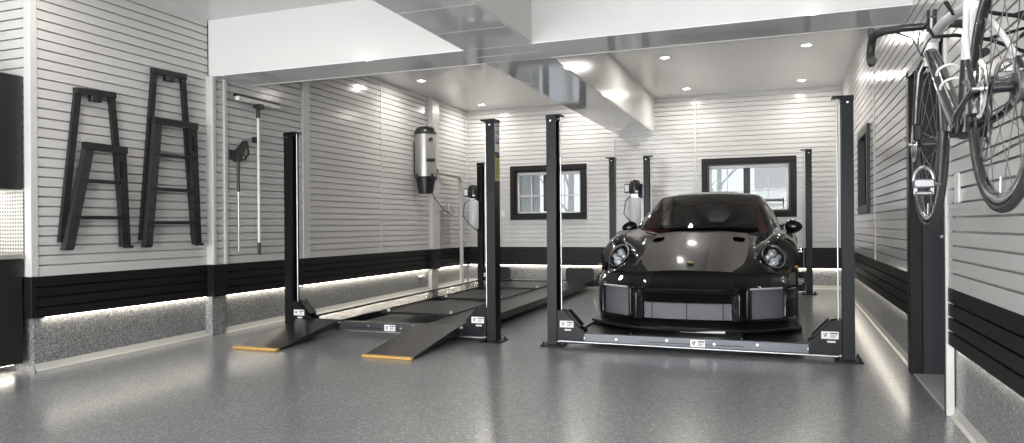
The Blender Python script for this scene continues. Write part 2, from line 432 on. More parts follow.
w.box(XR+.035, XR+.4, *RWY, -.1, RWZ[0]); w.box(XR+.035, XR+.4, *RWY, RWZ[1], ZC); w.box(XR+.035, XR+.4, DY0, DY1, DZ+.03, ZC)
struct(w.build('wall_right', 'plinth'))
for y in (3.05, 7.9): 
    m = MB(); m.box(XR-.006, XR+.01, y-.03, y+.03, ZT, ZC, .002); struct(m.build('trim_16', 'groove_trim'))
# cove strips where plinths meet the floor
m = MB()
def cove(p0, p1, nx, ny, mb):
    x0, y0_ = p0; x1, y1_ = p1
    r = .028
    rows = []
    for (x, y) in (p0, p1):
        rows.append([(x+nx*a, y+ny*a, fz(y)+h) for a, h in ((0, r*2), (.006, r*1.2), (r*.5, r*.4), (r*1.2, .004), (r*1.2, -.02), (-.02, -.02), (-.02, r*2))])
    mb.grid(rows)
cove((XL-.035, 3.87), (XL-.035, 5.63), 1, 0, m); cove((XF-.035, 5.81), (XF-.035, YB), 1, 0, m); struct(m.build('baseboard_left', 'cove'))
m = MB(); cove((XF, YB+.035), (XR, YB+.035), 0, -1, m); struct(m.build('baseboard_back', 'cove'))
m = MB(); cove((XR+.035, DY1+.05), (XR+.035, YB), -1, 0, m); cove((XR+.035, Y0), (XR+.035, DY0), -1, 0, m); struct(m.build('baseboard_right', 'cove'))
# front wall: two open garage door bays
w = MB()
GB = [(-5.55, -3.05), (-2.45, .35)]; GZ = 2.55
w.box(XA-.2, XR+.5, Y0-.25, Y0, GZ, ZC)
for a, c in ((XA-.2, GB[0][0]), (GB[0][1], GB[1][0]), (GB[1][1], XR+.5)): w.box(a, c, Y0-.25, Y0, -.2, GZ)
struct(w.build('wall_front', 'panel'))

# ---- beams
BX0, BX1, BY0, BY1, BZ = -2.56, -1.935, 5.655, 6.19, 2.664
def beambox(x0, x1, y0_, y1_):
    s = MB(); s.box(x0, x1, y0_, y1_, BZ+.012, ZC)
    struct(s.build('trim_17', 'beam_side'))
beambox(BX0, BX1, Y0, YB)
beambox(XL, BX0, BY0, BY1); beambox(BX1, XR, BY0, BY1)
m = MB()
m.box(BX0+.006, BX1-.006, BY1-.006, YB, BZ, BZ+.014); m.box(BX0+.006, BX1-.006, Y0, BY0+.006, BZ, BZ+.014)
m.box(XL, XR, BY0+.006, BY1-.006, BZ, BZ+.014)
struct(m.build('trim_18', 'beam_under'))
m = MB()
for y in (5.66, 5.93, 6.18, 5.1, 4.5):
    m.box(BX0+.005, BX1-.005, y-.0025, y+.0025, BZ-.0015, BZ+.006)
m.box(XL+.01, BX0, BY1-.014, BY1+.004, BZ-.005, BZ+.02); m.box(BX1, XR-.01, BY1-.014, BY1+.004, BZ-.005, BZ+.02)
m.box(-5.2, -5.19, BY0+.01, BY1-.01, BZ-.002, BZ+.006); m.box(-4.85, -4.843, BY0+.01, BY1-.01, BZ-.002, BZ+.006)
struct(m.build('trim_19', 'groove_trim'))

# ---- windows of the back wall
def window(idx, x0, x1, z0, z1, mull, blind):
    y = YB
    r = thing('window_%d' % idx, '', '', (0, 0, 0)); del r['label']; del r['category']; struct(r)
    f = MB(); t = .085
    for bx in ((x0-.0, x1+.0, z1-t, z1), (x0, x1, z0, z0+t), (x0, x0+t, z0+t, z1-t), (x1-t, x1, z0+t, z1-t)):
        f.box(bx[0], bx[1], y-.03, y+.02, bx[2], bx[3], .006)
    f.build('window_frame', 'frame_dark', r)
    f = MB(); t2 = t+.028
    for bx in ((x0+t, x1-t, z1-t2, z1-t), (x0+t, x1-t, z0+t, z0+t2), (x0+t, x0+t2, z0+t2, z1-t2), (x1-t2, x1-t, z0+t2, z1-t2)):
        f.box(bx[0], bx[1], y-.012, y+.06, bx[2], bx[3], .004)
    f.build('window_frame_inner', 'frame_grey' if idx == 2 else 'frame_dark', r)
    f = MB(); t3 = t2+.03
    for bx in ((x0+t2, x1-t2, z1-t3-.02, z1-t2), (x0+t2, x1-t2, z0+t2, z0+t3-.01), (x0+t2, x0+t3, z0+t2, z1-t3), (x1-t3, x1-t2, z0+t2, z1-t3)):
        f.box(bx[0], bx[1], y+.05, y+.16, bx[2], bx[3], .003)
    f.build('window_sash', 'white', r)
    f = MB(); xm = mull
    f.box(xm-.05, xm+.05, y+.06, y+.13, z0+t3, z1-t3, .004)
    f.build('window_mullion', 'frame_grey', r)
    g = MB()
    for a, c in ((x0+t3, xm-.05), (xm+.05, x1-t3)):
        mx_ = (a+c)/2; g.box(mx_-.008, mx_+.008, y+.08, y+.1, z0+t3, z1-t3); zz = z0+t3+(z1-z0-2*t3)*.42; g.box(a, c, y+.08, y+.1, zz-.008, zz+.008)
    g.build('window_muntin', 'curtain', r)
    g = MB(); g.box(x0+t2, x1-t2, y+.10, y+.108, z0+t2, z1-t2); g.build('window_pane', 'glass', r)
    for a, c in blind:
        g = MB(); n = int((c-a)/.035)+1
        g.grid([[(a+(c-a)*k/n, y+.17+.008*(k % 2), z) for k in range(n+1)] for z in (z0+t2+.01, z1-t2-.02)]); g.build('window_blind', 'curtain', r)
    return r
window(1, *WX[0], *WZ, -3.83, [(-4.35, -3.98)])
window(2, *WX[1], *WZ, -.50, [])
# right wall window
def window3():
    r = thing('window_3', '', ''); del r['label']; del r['category']; struct(r)
    (a, c), (z0, z1), x = RWY, RWZ, XR
    f = MB(); t = .09
    for bx in ((a, c, z1-t, z1), (a, c, z0, z0+t), (a, a+t, z0+t, z1-t), (c-t, c, z0+t, z1-t)): f.box(x-.03, x+.06, bx[0], bx[1], bx[2], bx[3], .006)
    f.build('window_frame', 'frame_grey', r)
    f = MB(); f.box(x+.10, x+.13, a+t, c-t, z0+t, z1-t); f.build('window_blind', 'frame_dark', r)
    f = MB(); f.box(x+.04, x+.048, a+t, c-t, z0+t, z1-t); f.build('window_pane', 'glass', r)
window3()
# door in the right wall, set back in a dark lined opening
def door():
    r = thing('door_1', '', ''); del r['label']; del r['category']; struct(r)
    z = fz(5.2)
    m = MB(); m.box(XR-.02, XR+.06, DY1-.06, DY1+.05, fz(DY1), DZ+.06, .004); m.box(XR-.02, XR+.06, DY0+.0, DY1+.05, DZ, DZ+.06, .004)
    m.build('door_casing', 'door_black', r)
    m = MB(); m.box(XR+.06, XR+.26, DY1-.04, DY1-.002, z, DZ); m.box(XR+.06, XR+.26, DY0, DY1, DZ-.02, DZ+.0); m.build('door_lining', 'door_grey', r)
    m = MB(); m.box(XR-.008, XR+.26, DY0-.001, DY0+.05, fz(DY0), DZ+.06, .003); m.build('door_jamb', 'door_grey', r)
    m = MB(); m.box(XR-.010, XR+.03, DY0-.022, DY0+.0, fz(DY0), DZ+.06, .003); m.build('door_edge_trim', 'groove_trim', r)
    m = MB(); m.box(XR+.20, XR+.25, DY0+.02, DY1-.04, z+.02, DZ-.02, .004); lf = m.build('door_leaf', 'door_black', r)
    m = MB(); m.box(XR+.185, XR+.2, DY0+.2, DY1-.25, .95, 2.0, .01); m.box(XR+.185, XR+.2, DY0+.2, DY1-.25, .25, .85, .01); m.build('door_panel', 'door_grey', r)
    m = MB(); m.box(XR+.0, XR+.26, DY0, DY1-.02, z-.02, z+.012, .004); m.build('door_sill', 'sill_grey', r)
    m = MB(); m.tube([(XR+.2, DY1-.16, 1.05), (XR+.14, DY1-.16, 1.05), (XR+.14, DY1-.28, 1.05)], .011); m.build('door_handle', 'chrome', r, smooth=True)
door()

# ---- LED strips in the shadow gap under the black band
def led(p0, p1, nx, ny, label):
    (x0, y0_), (x1, y1_) = p0, p1
    m = MB()
    xa, xb = sorted((x0, x1)); ya, yb = sorted((y0_, y1_))
    if nx: m.box(xa-.006, xa+.006, ya, yb, ZB-.008, ZB-.001)
    else: m.box(xa, xb, ya-.006, ya+.006, ZB-.008, ZB-.001)
    o = m.build('led_strip', 'led'); tag(o, label, 'light strip', 'warm strip lights under the black wall band')
led((XL-.018, 3.95), (XL-.018, 5.62), 1, 0, 'warm light strip under black band below the two ladders')
led((XF-.018, 5.84), (XF-.018, 7.05), 1, 0, 'warm light strip under black band behind the nearest left lift post')
led((XF-.018, 7.1), (XF-.018, 10.3), 1, 0, 'long warm light strip under black band beside the empty lift')
led((XF-.018, 10.62), (XF-.018, YB-.02), 1, 0, 'short warm light strip beside the back left corner')
led((XF+.02, YB+.018), (XR-.02, YB+.018), 0, 1, 'warm light strip along the foot of the back wall')
led((XR+.018, DY1+.08), (XR+.018, YB-.02), 1, 0, 'warm light strip on right wall beyond the door')
led((XR+.018, 1.0), (XR+.018, DY0-.06), 1, 0, 'warm light strip on right wall below the bicycle')

# ---- recessed ceiling lamps
def downlight(x, y, label, power=13.5):
    t = thing('ceiling_light', label, 'ceiling light', (x, y, ZC), 0, 'round recessed lamps in the ceiling')
    m = MB(); m.lathe([(.048, -.001), (.052, -.006), (.062, -.006), (.066, -.0005)], n=28, caps=False); m.build('trim_ring', 'white', t, smooth=True)
    m = MB(); m.lathe([(.0001, -.004), (.05, -.003), (.05, .0)], n=28); m.build('lamp_lens', 'lamp', t, smooth=True)
    L = bpy.data.lights.new('lamp_light', 'AREA'); L.shape = 'DISK'; L.size = .11; L.energy = power; L.color = (1, .95, .88)
    o = bpy.data.objects.new('lamp_light', L); COL.objects.link(o); o.parent = t; o.location = (0, 0, -.02)
for x, y, l in ((-4.784, 9.11, 'recessed lamp above empty lift, nearer the camera'), (-4.782, 11.3, 'recessed lamp above empty lift, nearer the back wall'),
                (-1.335, 9.02, 'recessed lamp near the right side of the long beam'), (-1.335, 11.2, 'recessed lamp by the beam end close to the back wall'),
                (.295, 9.02, 'recessed lamp over right bay, nearer the camera'), (.295, 11.2, 'recessed lamp over right bay, close to the back wall')):
    downlight(x, y, l)
for y in (9.11, 11.3): downlight(-3.15, y, 'recessed lamp above the empty lift, beside the long beam')
for x in (-4.784, -3.15, .295):
    for y in (3.6, 1.2): downlight(x, y, 'recessed lamp in the ceiling nearer the garage doors', 10)

# ------------------------------------------------------------------ cabinets in the alcove
def cabinets():
    xf = -5.43
    y1 = 3.822
    t = thing('upper_cabinet', 'black wall cabinet high at the left edge of the room', 'cabinet', (xf, y1, 1.45))
    m = MB(); m.box(-.52, -.022, -1.9, 0, 0, .875, .003); m.build('cabinet_body', 'cabinet', t)
    for k in range(3):
        m = MB(); m.box(-.02, 0, -.6-k*.62+.0, -.012-k*.62, .006, .87, .004); d = m.build('door', 'cabinet', t)
        m = MB(); m.box(.0, .018, -.56-k*.62, -.545-k*.62, .06, .24, .003); m.build('handle', 'steel_grey', d)
    t = thing('lower_cabinet', 'black floating base cabinet at the left edge of the room', 'cabinet', (xf, y1, .12))
    m = MB(); m.box(-.52, -.022, -1.9, 0, 0, .80, .003); m.build('cabinet_body', 'cabinet', t)
    for k in range(3):
        m = MB(); m.box(-.02, 0, -.6-k*.62, -.012-k*.62, .006, .795, .004); d = m.build('door', 'cabinet', t)
        m = MB(); m.box(.0, .018, -.56-k*.62, -.545-k*.62, .55, .73, .003); m.build('handle', 'steel_grey', d)
    m = MB(); m.box(xf-.52, xf+.02, y1-1.95, y1, .922, .958, .004); o = m.build('countertop', 'counter'); tag(o, 'grey worktop on the black base cabinet at far left', 'countertop')
    m = MB(); m.box(XA+.002, XA+.008, y1-1.95, y1-.002, .96, 1.449); m.box(XA+.008, XL-.08, y1-.0, y1+.008, .96, 1.449)
    o = m.build('backsplash', 'diamond'); tag(o, 'diamond plate backsplash between the black cabinets', 'backsplash')
    m = MB(); m.box(xf-.3, xf-.27, y1-1.85, y1-.05, 1.43, 1.447); o = m.build('led_strip', 'led'); tag(o, 'light strip under the black wall cabinet at far left', 'light strip')
    m = MB(); m.box(xf-.1, xf-.08, y1-1.85, y1-.03, .108, .118); o = m.build('led_strip', 'led'); tag(o, 'light strip under the floating base cabinet at far left', 'light strip')
cabinets()

# ------------------------------------------------------------------ folded ladders hung on the left wall
def ladder(y, z, label, up, lo, rungs):
    """up/lo: (ytl, ztl, ytr, ztr, ybl, ybr, zb) in metres relative to (y,z)"""
    x = XL+.0
    t = thing('ladder', label, 'ladder', (XL+.003, y, z))
    def rail(nm, a, c, w_, dx, d, mat='ladder'):
        m = MB(); m.bar((dx+d/2, *a), (dx+d/2, *c), w_, d, up=(1, 0, 0)); return m.build(nm, mat, t)
    a, b_, c, d, e, f, g = up
    rail('rail', (a, b_), (e, g), .055, .012, .03); rail('rail', (c, d), (f, g), .055, .012, .03)
    rail('top_bar', (a-.03, b_), (c+.03, d), .05, .01, .045)
    m = MB(); ym = (a+c)/2; zm = (b_+d)/2-.045
    m.box(.005, .055, ym-.05, ym+.05, zm-.03, zm+.025, .006); m.build('hook', 'black_plastic', t)
    a, b_, c, d, e, f, g = lo
    # channel rails of the front section: web and flange
    m = MB(); m.bar((.075, a+.02, b_), (.075, e+.02, g), .07, .012, up=(1, 0, 0)); m.bar((.06, a-.015, b_), (.06, e-.015, g), .012, .05, up=(1, 0, 0)); m.bar((.06, a+.055, b_), (.06, e+.055, g), .010, .045, up=(1, 0, 0)); m.build('rail', 'ladder_edge', t)
    m = MB(); m.bar((.075, c-.02, d), (.075, f-.02, g), .07, .012, up=(1, 0, 0)); m.bar((.06, c-.055, d), (.06, f-.055, g), .012, .05, up=(1, 0, 0)); m.bar((.06, c+.015, d), (.06, f+.015, g), .010, .045, up=(1, 0, 0)); m.build('rail', 'ladder', t)
    rail('top_bar', (a-.03, b_), (c+.03, d), .06, .04, .05)
    for zz in rungs:
        k = (b_-zz)/(b_-g)
        y0_ = a+(e-a)*k; y1_ = c+(f-c)*k
        m = MB(); m.box(.035, .085, y0_, y1_, zz-.015, zz+.015, .004); m.build('rung', 'ladder', t)
    for (yy, zz) in ((e, g), (f, g)):
        m = MB(); m.box(.045, .09, yy-.035, yy+.045, zz-.012, zz+.012, .004); m.build('foot', 'black_plastic', t)
    m = MB(); m.box(.083, .0855, c-.045, c-.018, d-.24, d-.10); m.build('label', 'steel_grey', t)
ladder(3.9, .98, 'shorter dark folded ladder hung on the left wall', (.30, 1.285, .61, 1.305, .15, .73, .06), (.35, .845, .69, .84, .16, .73, .01), (.56, .26))
ladder(4.7, .98, 'taller dark folded ladder hung on the left wall', (.26, 1.60, .59, 1.615, .11, .72, .06), (.24, 1.145, .69, 1.15, .12, .74, .01), (.84, .525, .22))

# ------------------------------------------------------------------ squeegee and pressure washer lance
def squeegee():
    x = XF+.07
    t = thing('squeegee', 'long white-handled floor squeegee hung on the left wall', 'squeegee', (x, 6.225, .86))
    m = MB(); m.tube([(0, 0, .12), (0, 0, 1.52)], .014, 14); m.build('handle', 'white', t, smooth=True)
    m = MB(); m.tube([(0, 0, 0), (0, 0, .03), (0, 0, .13)], [.015, .018, .018], 14); m.build('grip', 'black_plastic', t, smooth=True)
    m = MB(); m.tube([(0, 0, 1.46), (0, 0, 1.58)], .022, 14); m.box(-.03, .045, -.05, .05, 1.56, 1.61, .008); m.build('socket', 'black_plastic', t, smooth=False)
    m = MB(); m.box(-.02, .035, -.33, .33, 1.60, 1.645, .008); m.build('squeegee_head', 'white', t)
    m = MB(); m.box(-.03, .02, -.34, .34, 1.645, 1.672, .003); m.build('blade', 'black_plastic', t)
    m = MB(); m.box(-.065, -.015, -.03, .03, 1.2, 1.26, .004); m.build('wall_hook', 'black_plastic', t)
squeegee()
def lance():
    x = XF+.06
    t = thing('pressure_washer_lance', 'pressure washer spray gun with thin lance hung on the left wall', 'spray gun', (x, 5.93, .9))
    m = MB(); m.tube([(0, 0, 0), (0, 0, .02), (0, 0, .65)], [.014, .008, .008], 10); m.build('lance', 'alu', t, smooth=True)
    m = MB(); m.tube([(0, 0, .62), (0, 0, .96)], .016, 12); m.build('grip', 'black_plastic', t, smooth=True)
    m = MB(); P = [(-.05, .93), (-.055, 1.02), (.00, 1.07), (.09, 1.16), (.13, 1.15), (.11, 1.09), (.05, 1.0), (.03, .93)]
    m.prism(P, -.022, .022, 'x'); m.build('gun_body', 'black_plastic', t)
    m = MB(); m.tube([(0, .03, .95), (0, .10, .96), (0, .155, 1.03), (0, .14, 1.12), (0, .11, 1.15)], .011, 8); m.build('hand_guard', 'black_plastic', t, smooth=True)
    m = MB(); m.tube([(0, .06, 1.05), (0, .09, 1.0), (0, .12, 1.0)], .008, 8); m.build('trigger', 'black_plastic', t, smooth=True)
    m = MB(); m.tube([(0, .12, 1.14), (0, .15, 1.17)], .010, 8); m.build('hose_nipple', 'alu', t, smooth=True)
    m = MB(); m.box(-.055, -.015, -.07, -.03, .95, 1.05, .004); m.build('wall_hook', 'black_plastic', t)
lance()

# ------------------------------------------------------------------ central vacuum and pipe
def vacuum():
    x, y = XF+.185, 9.86
    t = thing('central_vacuum', 'silver wall-mounted vacuum canister on the left wall', 'vacuum', (x, y, 1.655))
    R = .165
    m = MB(); m.lathe([(R, .25), (R, .93)], n=40); m.lathe([(R+.004, .55), (R+.004, .562)], n=40); m.build('canister', 'vac', t, smooth=True)
    m = MB(); m.lathe([(R+.006, .905), (R+.008, .94), (R*.93, .985), (R*.7, 1.02), (R*.3, 1.035), (.0001, 1.037)], n=40); m.build('lid', 'black_plastic', t, smooth=True)
    m = MB(); m.lathe([(.10, 0), (.112, .0), (R*.93, .235), (R+.004, .24), (R+.004, .262), (R, .262)], n=40); m.build('dust_bucket', 'black_plastic', t, smooth=True)
    for a in (-.5, .9, -2.0):
        m = MB(); m.box(-.012, .012, -.02, .02, -.055, .03, .004)
        m.xf(Matrix.Translation((0, 0, .275)) @ Matrix.Rotation(a, 4, 'Z') @ Matrix.Translation((R+.008, 0, 0))); m.build('latch', 'black_plastic', t)
    m = MB(); m.box(R-.004, R+.006, -.02, .11, .48, .53, .004); m.xf(Matrix.Rotation(-.9, 4, 'Z')); m.build('badge', 'label_black', t)
    m = MB(); m.tube([(R*.8, -.08, .82), (R*1.05, -.11, .82)], .03, 14); m.xf(Matrix.Rotation(-.1, 4, 'Z')); m.build('exhaust_port', 'black_plastic', t, smooth=True)
    m = MB(); m.box(-.183, -R*.8, -.05, .05, .3, .8, .005); m.build('mounting_bracket', 'black_plastic', t)
    # pipe to the floor
    px = -5.10
    pts = [(x+.09, y+.205, 2.02), (px, 10.18, 2.01), (px, 10.9, 1.995)]
    for k in range(7):
        a = k/6*PI/2; pts.append((px, 11.0+.12*math.sin(a), 1.99-.12+.12*math.cos(a)))
    pts += [(px, 11.125, 1.4), (px, 11.13, .62), (px-.0, 11.13, fz(11)+.0)]
    m = MB(); m.tube(pts, .034, 14); o = m.build('vacuum_pipe', 'pvc', smooth=True, angle=60); tag(o, 'pale plastic pipe from the vacuum down to the floor', 'pipe')
    m = MB(); c = [(x+.03, y+.13, 1.70), (-5.07, 10.05, 1.6), (-5.12, 10.5, 1.42), (-5.16, 10.9, 1.33), (-5.19, 11.02, 1.40), (XF+.02, 11.05, 1.48)]
    m.tube(c, .006, 8); o = m.build('power_cord', 'black_plastic', smooth=True); tag(o, 'black cord from the vacuum to the wall outlet', 'cord')
    m = MB(); m.box(XF+.0, XF+.012, 11.0, 11.08, 1.42, 1.54, .004); o = m.build('wall_outlet', 'white'); tag(o, 'white outlet on left wall under the vacuum pipe', 'outlet')
vacuum()
m = MB(); m.box(-4.66, -4.58, YB-.012, YB, 1.31, 1.43, .004); o = m.build('wall_outlet', 'white'); tag(o, 'white outlet on back wall left of the window', 'outlet')
m = MB(); m.box(XR-.012, XR, 4.28, 4.38, 1.245, 1.40, .004); o = m.build('light_switch', 'white'); tag(o, 'white light switch on the right wall beside the door', 'switch')
m = MB(); m.box(XF-.03, XF+.03, 10.0, 10.16, .35, .38, .004); o = m.build('plinth_fitting', 'white'); tag(o, 'small white fitting low on the left wall plinth', 'fitting')  # pale fitting on the plinth, built as a plain white block

# ------------------------------------------------------------------ four post lifts
def post(parent, x, y, s, top, motor=False):
    """s=+1: open side faces +x ; column with base plate, cap and cable"""
    z = fz(y); W, D, T = .085, .13, .007
    xo = x-s*W/2; xi = x+s*W/2
    P = [(xo, y-D/2), (xi, y-D/2), (xi, y-D/2+.022), (xi-s*T, y-D/2+.022), (xi-s*T, y-D/2+T), (xo+s*T, y-D/2+T), (xo+s*T, y+D/2-T), (xi-s*T, y+D/2-T), (xi-s*T, y+D/2-.022), (xi, y+D/2-.022), (xi, y+D/2), (xo, y+D/2)]
    m = MB(); m.prism(P, z+.01, top, 'z'); p = m.build('post', 'steel_grey', parent)
    m = MB(); m.box(x-.10, x+.10, y-.115, y+.115, z+.0, z+.012, .003); m.build('base_plate', 'steel_grey', p)
    for a in (-.075, .075):
        for c in (-.09, .09):
            m = MB(); m.lathe([(.012, 0), (.012, .012), (.007, .013), (.007, .028)], (x+a, y+c, z+.01), n=10); m.build('anchor_bolt', 'steel_grey', p)
    m = MB(); m.box(min(xo, xi+s*.06)-.004, max(xo, xi+s*.045)+.003, y-D/2+.01, y+D/2+.004, top, top+.012, .003)
    m.box(min(xo, xi)-.003, max(xo, xi)+.003, y-D/2-.006, y+D/2+.006, top-.03, top, .002); m.build('post_cap', 'steel_black', p)
    m = MB(); m.lathe([(.0001, 0), (.008, 0), (.009, .004), (.008, .006)], (x, y-D/2-.012, top-.045), axis='y', n=12); m.build('cap_bolt', 'chrome', p)
    m = MB(); m.tube([(xi+s*.028, y, top-.005), (xi+s*.028, y, z+.20)], .006, 8); m.build('lift_cable', 'alu', p, smooth=True)
    m = MB(); m.box(min(xo+s*.02, xi-s*.03), max(xo+s*.02, xi-s*.03), y-.02, y+.02, z+.1, top-.02); m.build('lock_ladder', 'label_black', p)
    return p
def vmark(mb, x, y, z, h, s=1):
    """the angular mark printed on the labels"""
    mb.bar((x-.32*h, y, z+.4*h), (x-.05*h, y, z-.4*h), .13*h, .002, up=(0, 1, 0)); mb.bar((x-.05*h, y, z-.4*h), (x+.12*h, y, z+.1*h), .13*h, .002, up=(0, 1, 0))
    mb.bar((x-.1*h, y, z+.34*h), (x+.42*h, y, z+.34*h), .12*h, .002, up=(0, 1, 0)); mb.bar((x+.28*h, y, z+.3*h), (x+.12*h, y, z-.1*h), .12*h, .002, up=(0, 1, 0))
def label(parent, x, y, z, w_, h, lines=True):
    m = MB(); m.box(x-w_/2, x+w_/2, y-.003, y, z-h/2, z+h/2); l = m.build('label', 'label_white', parent)
    m = MB(); vmark(m, x-w_*.26, y-.004, z, h*.62)
    if lines:
        m.box(x+w_*.02, x+w_*.44, y-.005, y-.003, z+h*.18, z+h*.32)
        for k in range(3): m.box(x+w_*.02, x+w_*(.40-.06*k), y-.005, y-.003, z-h*(.02+.13*k)-h*.02, z-h*(.02+.13*k)+h*.02)
    m.build('label_print', 'label_black', l)
def gusset(parent, x, y, s):
    """sheave housing at the end of a cross bar"""
    z = fz(y)
    P = [(x, z+.03), (x+s*.24, z+.03), (x+s*.24, z+.15), (x+s*.20, z+.17), (x+s*.07, z+.31), (x, z+.32)]
    m = MB(); m.prism(P, y-.065, y-.055, 'y'); g = m.build('sheave_housing', 'steel_grey', parent)
    m = MB(); m.prism(P, y+.055, y+.065, 'y'); m.build('rear_plate', 'steel_grey', g)
    m = MB(); m.bar((x+s*.085, y, z+.315), (x+s*.205, y, z+.185), .11, .02, up=(0, 0, 1)); m.build('guard', 'steel_black', g)
    m = MB(); m.lathe([(.06, -.02), (.06, .02)], (x+s*.10, y, z+.17), axis='y', n=20); m.build('sheave', 'steel_black', g)
    lx = x+s*.085
    label(g, lx, y-.066, z+.20, .125, .058)
    m = MB(); m.box(lx-.03+.01, lx+.04, y-.069, y-.065, z+.142, z+.157, .002); m.build('slot', 'white', g)
    return g
def lift(name, lab, xl, xr, yf, yr, empty=True, cx=None, xlr=None, xrr=None):
    t = thing(name, lab, 'car lift', (0, 0, 0))
    topf, topr = 2.12, 2.20
    pf = [post(t, xl, yf, 1, topf), post(t, xr, yf, -1, topf)]
    pr = [post(t, xlr, yr, 1, topr), post(t, xrr, yr, -1, topr)]
    fxl, fxr = xl, xr
    for y in (yf, yr):
        xl, xr = (fxl, fxr) if y == yf else (xlr, xrr)
        z = fz(y)
        m = MB(); m.box(xl+.07, xr-.07, y-.055, y+.055, z+.042, z+.127, .006); cb = m.build('cross_bar', 'bar_grey', t)
        gusset(t, xl+.05, y, 1); gusset(t, xr-.05, y, -1)
        m = MB(); m.tube([(xl+.06, y-.075, z+.05), (xr-.06, y-.075, z+.04)], .007, 8)
        for x in (xl+.06, xr-.06): m.ball((x, y-.075, z+.045), .014, 8, 6)
        m.build('sync_rod', 'alu', cb, smooth=True)
        for k in (.12, .24, .42, .58, .72, .88):
            m = MB(); m.lathe([(.0001, 0), (.010, 0), (.010, .008), (.0001, .009)], (xl+(xr-xl)*k, y-.064, z+.085+(.012 if k in (.42, .72) else 0)), axis='y', n=10); m.build('bolt', 'alu', cb)
        m = MB(); cxm = (xl+xr)/2+.03; m.box(cxm-.45, cxm+.40, y-.0585, y-.055, z+.072, z+.079); m.build('slot', 'label_black', cb)
    xl, xr = fxl, fxr
    label(t, (xl+xr)/2+.06, yf-.0585, fz(yf)+.085, .12, .06)
    c = (xl+xr)/2 if cx is None else cx
    z0, z1 = fz(yf), fz(yr)
    for sx in (-1, 1):
        a, b_ = (c-.93, c-.45) if sx < 0 else (c+.45, c+.93)
        m = MB(); rows = []
        for y, z in ((yf-.02, z0+.127), (yr+.02, z1+.127)):
            rows.append([(a, y, z-.06), (a, y, z+.012), (a+.012, y, z+.012), (a+.012, y, z), (b_-.012, y, z), (b_-.012, y, z+.012), (b_, y, z+.012), (b_, y, z-.06), (a, y, z-.06)])
        m.grid(rows); m.add(rows[0][:-1], [tuple(range(8))]); m.add(rows[1][:-1], [tuple(range(8))])
        m.build('runway', 'runway' if sx < 0 and empty else 'runway_dull', t)
    if empty:
        # deck trays bridging the runways
        for ya, yb in ((6.9, 8.0), (8.35, 9.4), (9.8, 10.7)):
            m = MB(); m.add([(c-.45, ya, fz(ya)+.10), (c+.45, ya, fz(ya)+.10), (c+.45, yb, fz(yb)+.10), (c-.45, yb, fz(yb)+.10), (c-.45, ya, fz(ya)+.125), (c+.45, ya, fz(ya)+.125), (c+.45, yb, fz(yb)+.125), (c-.45, yb, fz(yb)+.125)],
                     [(0, 1, 2, 3), (4, 5, 6, 7), (0, 1, 5, 4), (1, 2, 6, 5), (2, 3, 7, 6), (3, 0, 4, 7)]); tr = m.build('drip_tray', 'tray', t)
            for x in (c-.38, c+.38):
                m = MB(); m.lathe([(.018, 0), (.018, .02), (.010, .03), (.0001, .032)], (x, ya+.06, fz(ya)+.125), n=12); m.build('tray_knob', 'alu', tr, smooth=True)
        for a, b_ in ((c-.90, c-.43), (c+.44, c+.90)):
            zt = fz(yf)+.135; zb = fz(5.15)+.004
            # tapered ramp plate with side flanges
            m = MB(); yt, y0_ = yf-.06, 5.15
            V = [(a, y0_, zb), (b_, y0_, zb), (b_, yt, zt), (a, yt, zt)]
            m.add(V+[(x, y, z+.012) for x, y, z in V], [(3, 2, 1, 0), (4, 5, 6, 7), (0, 1, 5, 4), (1, 2, 6, 5), (2, 3, 7, 6), (3, 0, 4, 7)])
            for x in (a, b_-.01):
                m.add([(x, y0_+.05, zb), (x+.01, y0_+.05, zb), (x+.01, yt, zt), (x, yt, zt), (x, yt, zt-.05), (x+.01, yt, zt-.05)], [(0, 1, 2, 3), (0, 3, 4), (1, 2, 5), (0, 1, 5, 4), (2, 3, 4, 5)])
            rp = m.build('ramp', 'ramp', t)
            m = MB(); m.box(a-.003, b_+.003, y0_-.035, y0_+.012, zb-.003, zb+.018, .004); m.build('yellow_edge', 'yellow', rp)
            m = MB(); m.tube([(b_+.0, yt-.03, zt-.012), (b_+.035, yt-.03, zt-.012)], .012, 10); m.tube([(a-.035, yt-.03, zt-.012), (a, yt-.03, zt-.012)], .012, 10); m.build('hinge_pin', 'alu', rp, smooth=True)
        for a, b_ in ((c-1.0, c-.58), (c+.40, c+.86)):
            # rounded wheel stops standing at the far end
            z = fz(11.3)+.05; h = .26; P = []
            for (cx_, cz_, a0) in ((a+.05, z+.05, PI), (b_-.05, z+.05, 1.5*PI), (b_-.05, z+h-.05, 0), (a+.05, z+h-.05, .5*PI)):
                for k in range(5): q = a0+k/4*PI/2; P.append((cx_+.05*math.cos(q), cz_+.05*math.sin(q)))
            m = MB(); m.prism(P, yr+.20, yr+.26, 'y'); m.box(a+.1, b_-.1, yr+.02, yr+.21, fz(yr)+.07, fz(yr)+.12); m.build('wheel_stop', 'rubber', t)
    # power unit on a rear post: motor above a white oil tank, pump block, switch box
    py = yr-.075; px = xlr-.09; xl = xlr
    z = 1.62
    if empty:
        px = xl-.0; m_x = px-.09
    m = MB(); m.box(px-.09, px+.04, py-.03, py+.0, z-.06, z+.16, .004); pu = m.build('power_unit', 'steel_black', t)
    mx_ = px-.06
    m = MB(); m.lathe([(.0001, -.0), (.07, 0), (.075, .01), (.075, .18), (.06, .21), (.02, .22), (.0001, .22)], (mx_, py-.10, z), n=24)
    m.box(mx_-.16, mx_-.08, py-.13, py-.05, z+.02, z+.16, .006); m.build('motor', 'black_plastic', pu, smooth=True)
    m = MB(); m.box(mx_-.055, mx_+.055, py-.15, py-.05, z-.05, z+.0, .006); m.build('pump_block', 'chrome', pu)
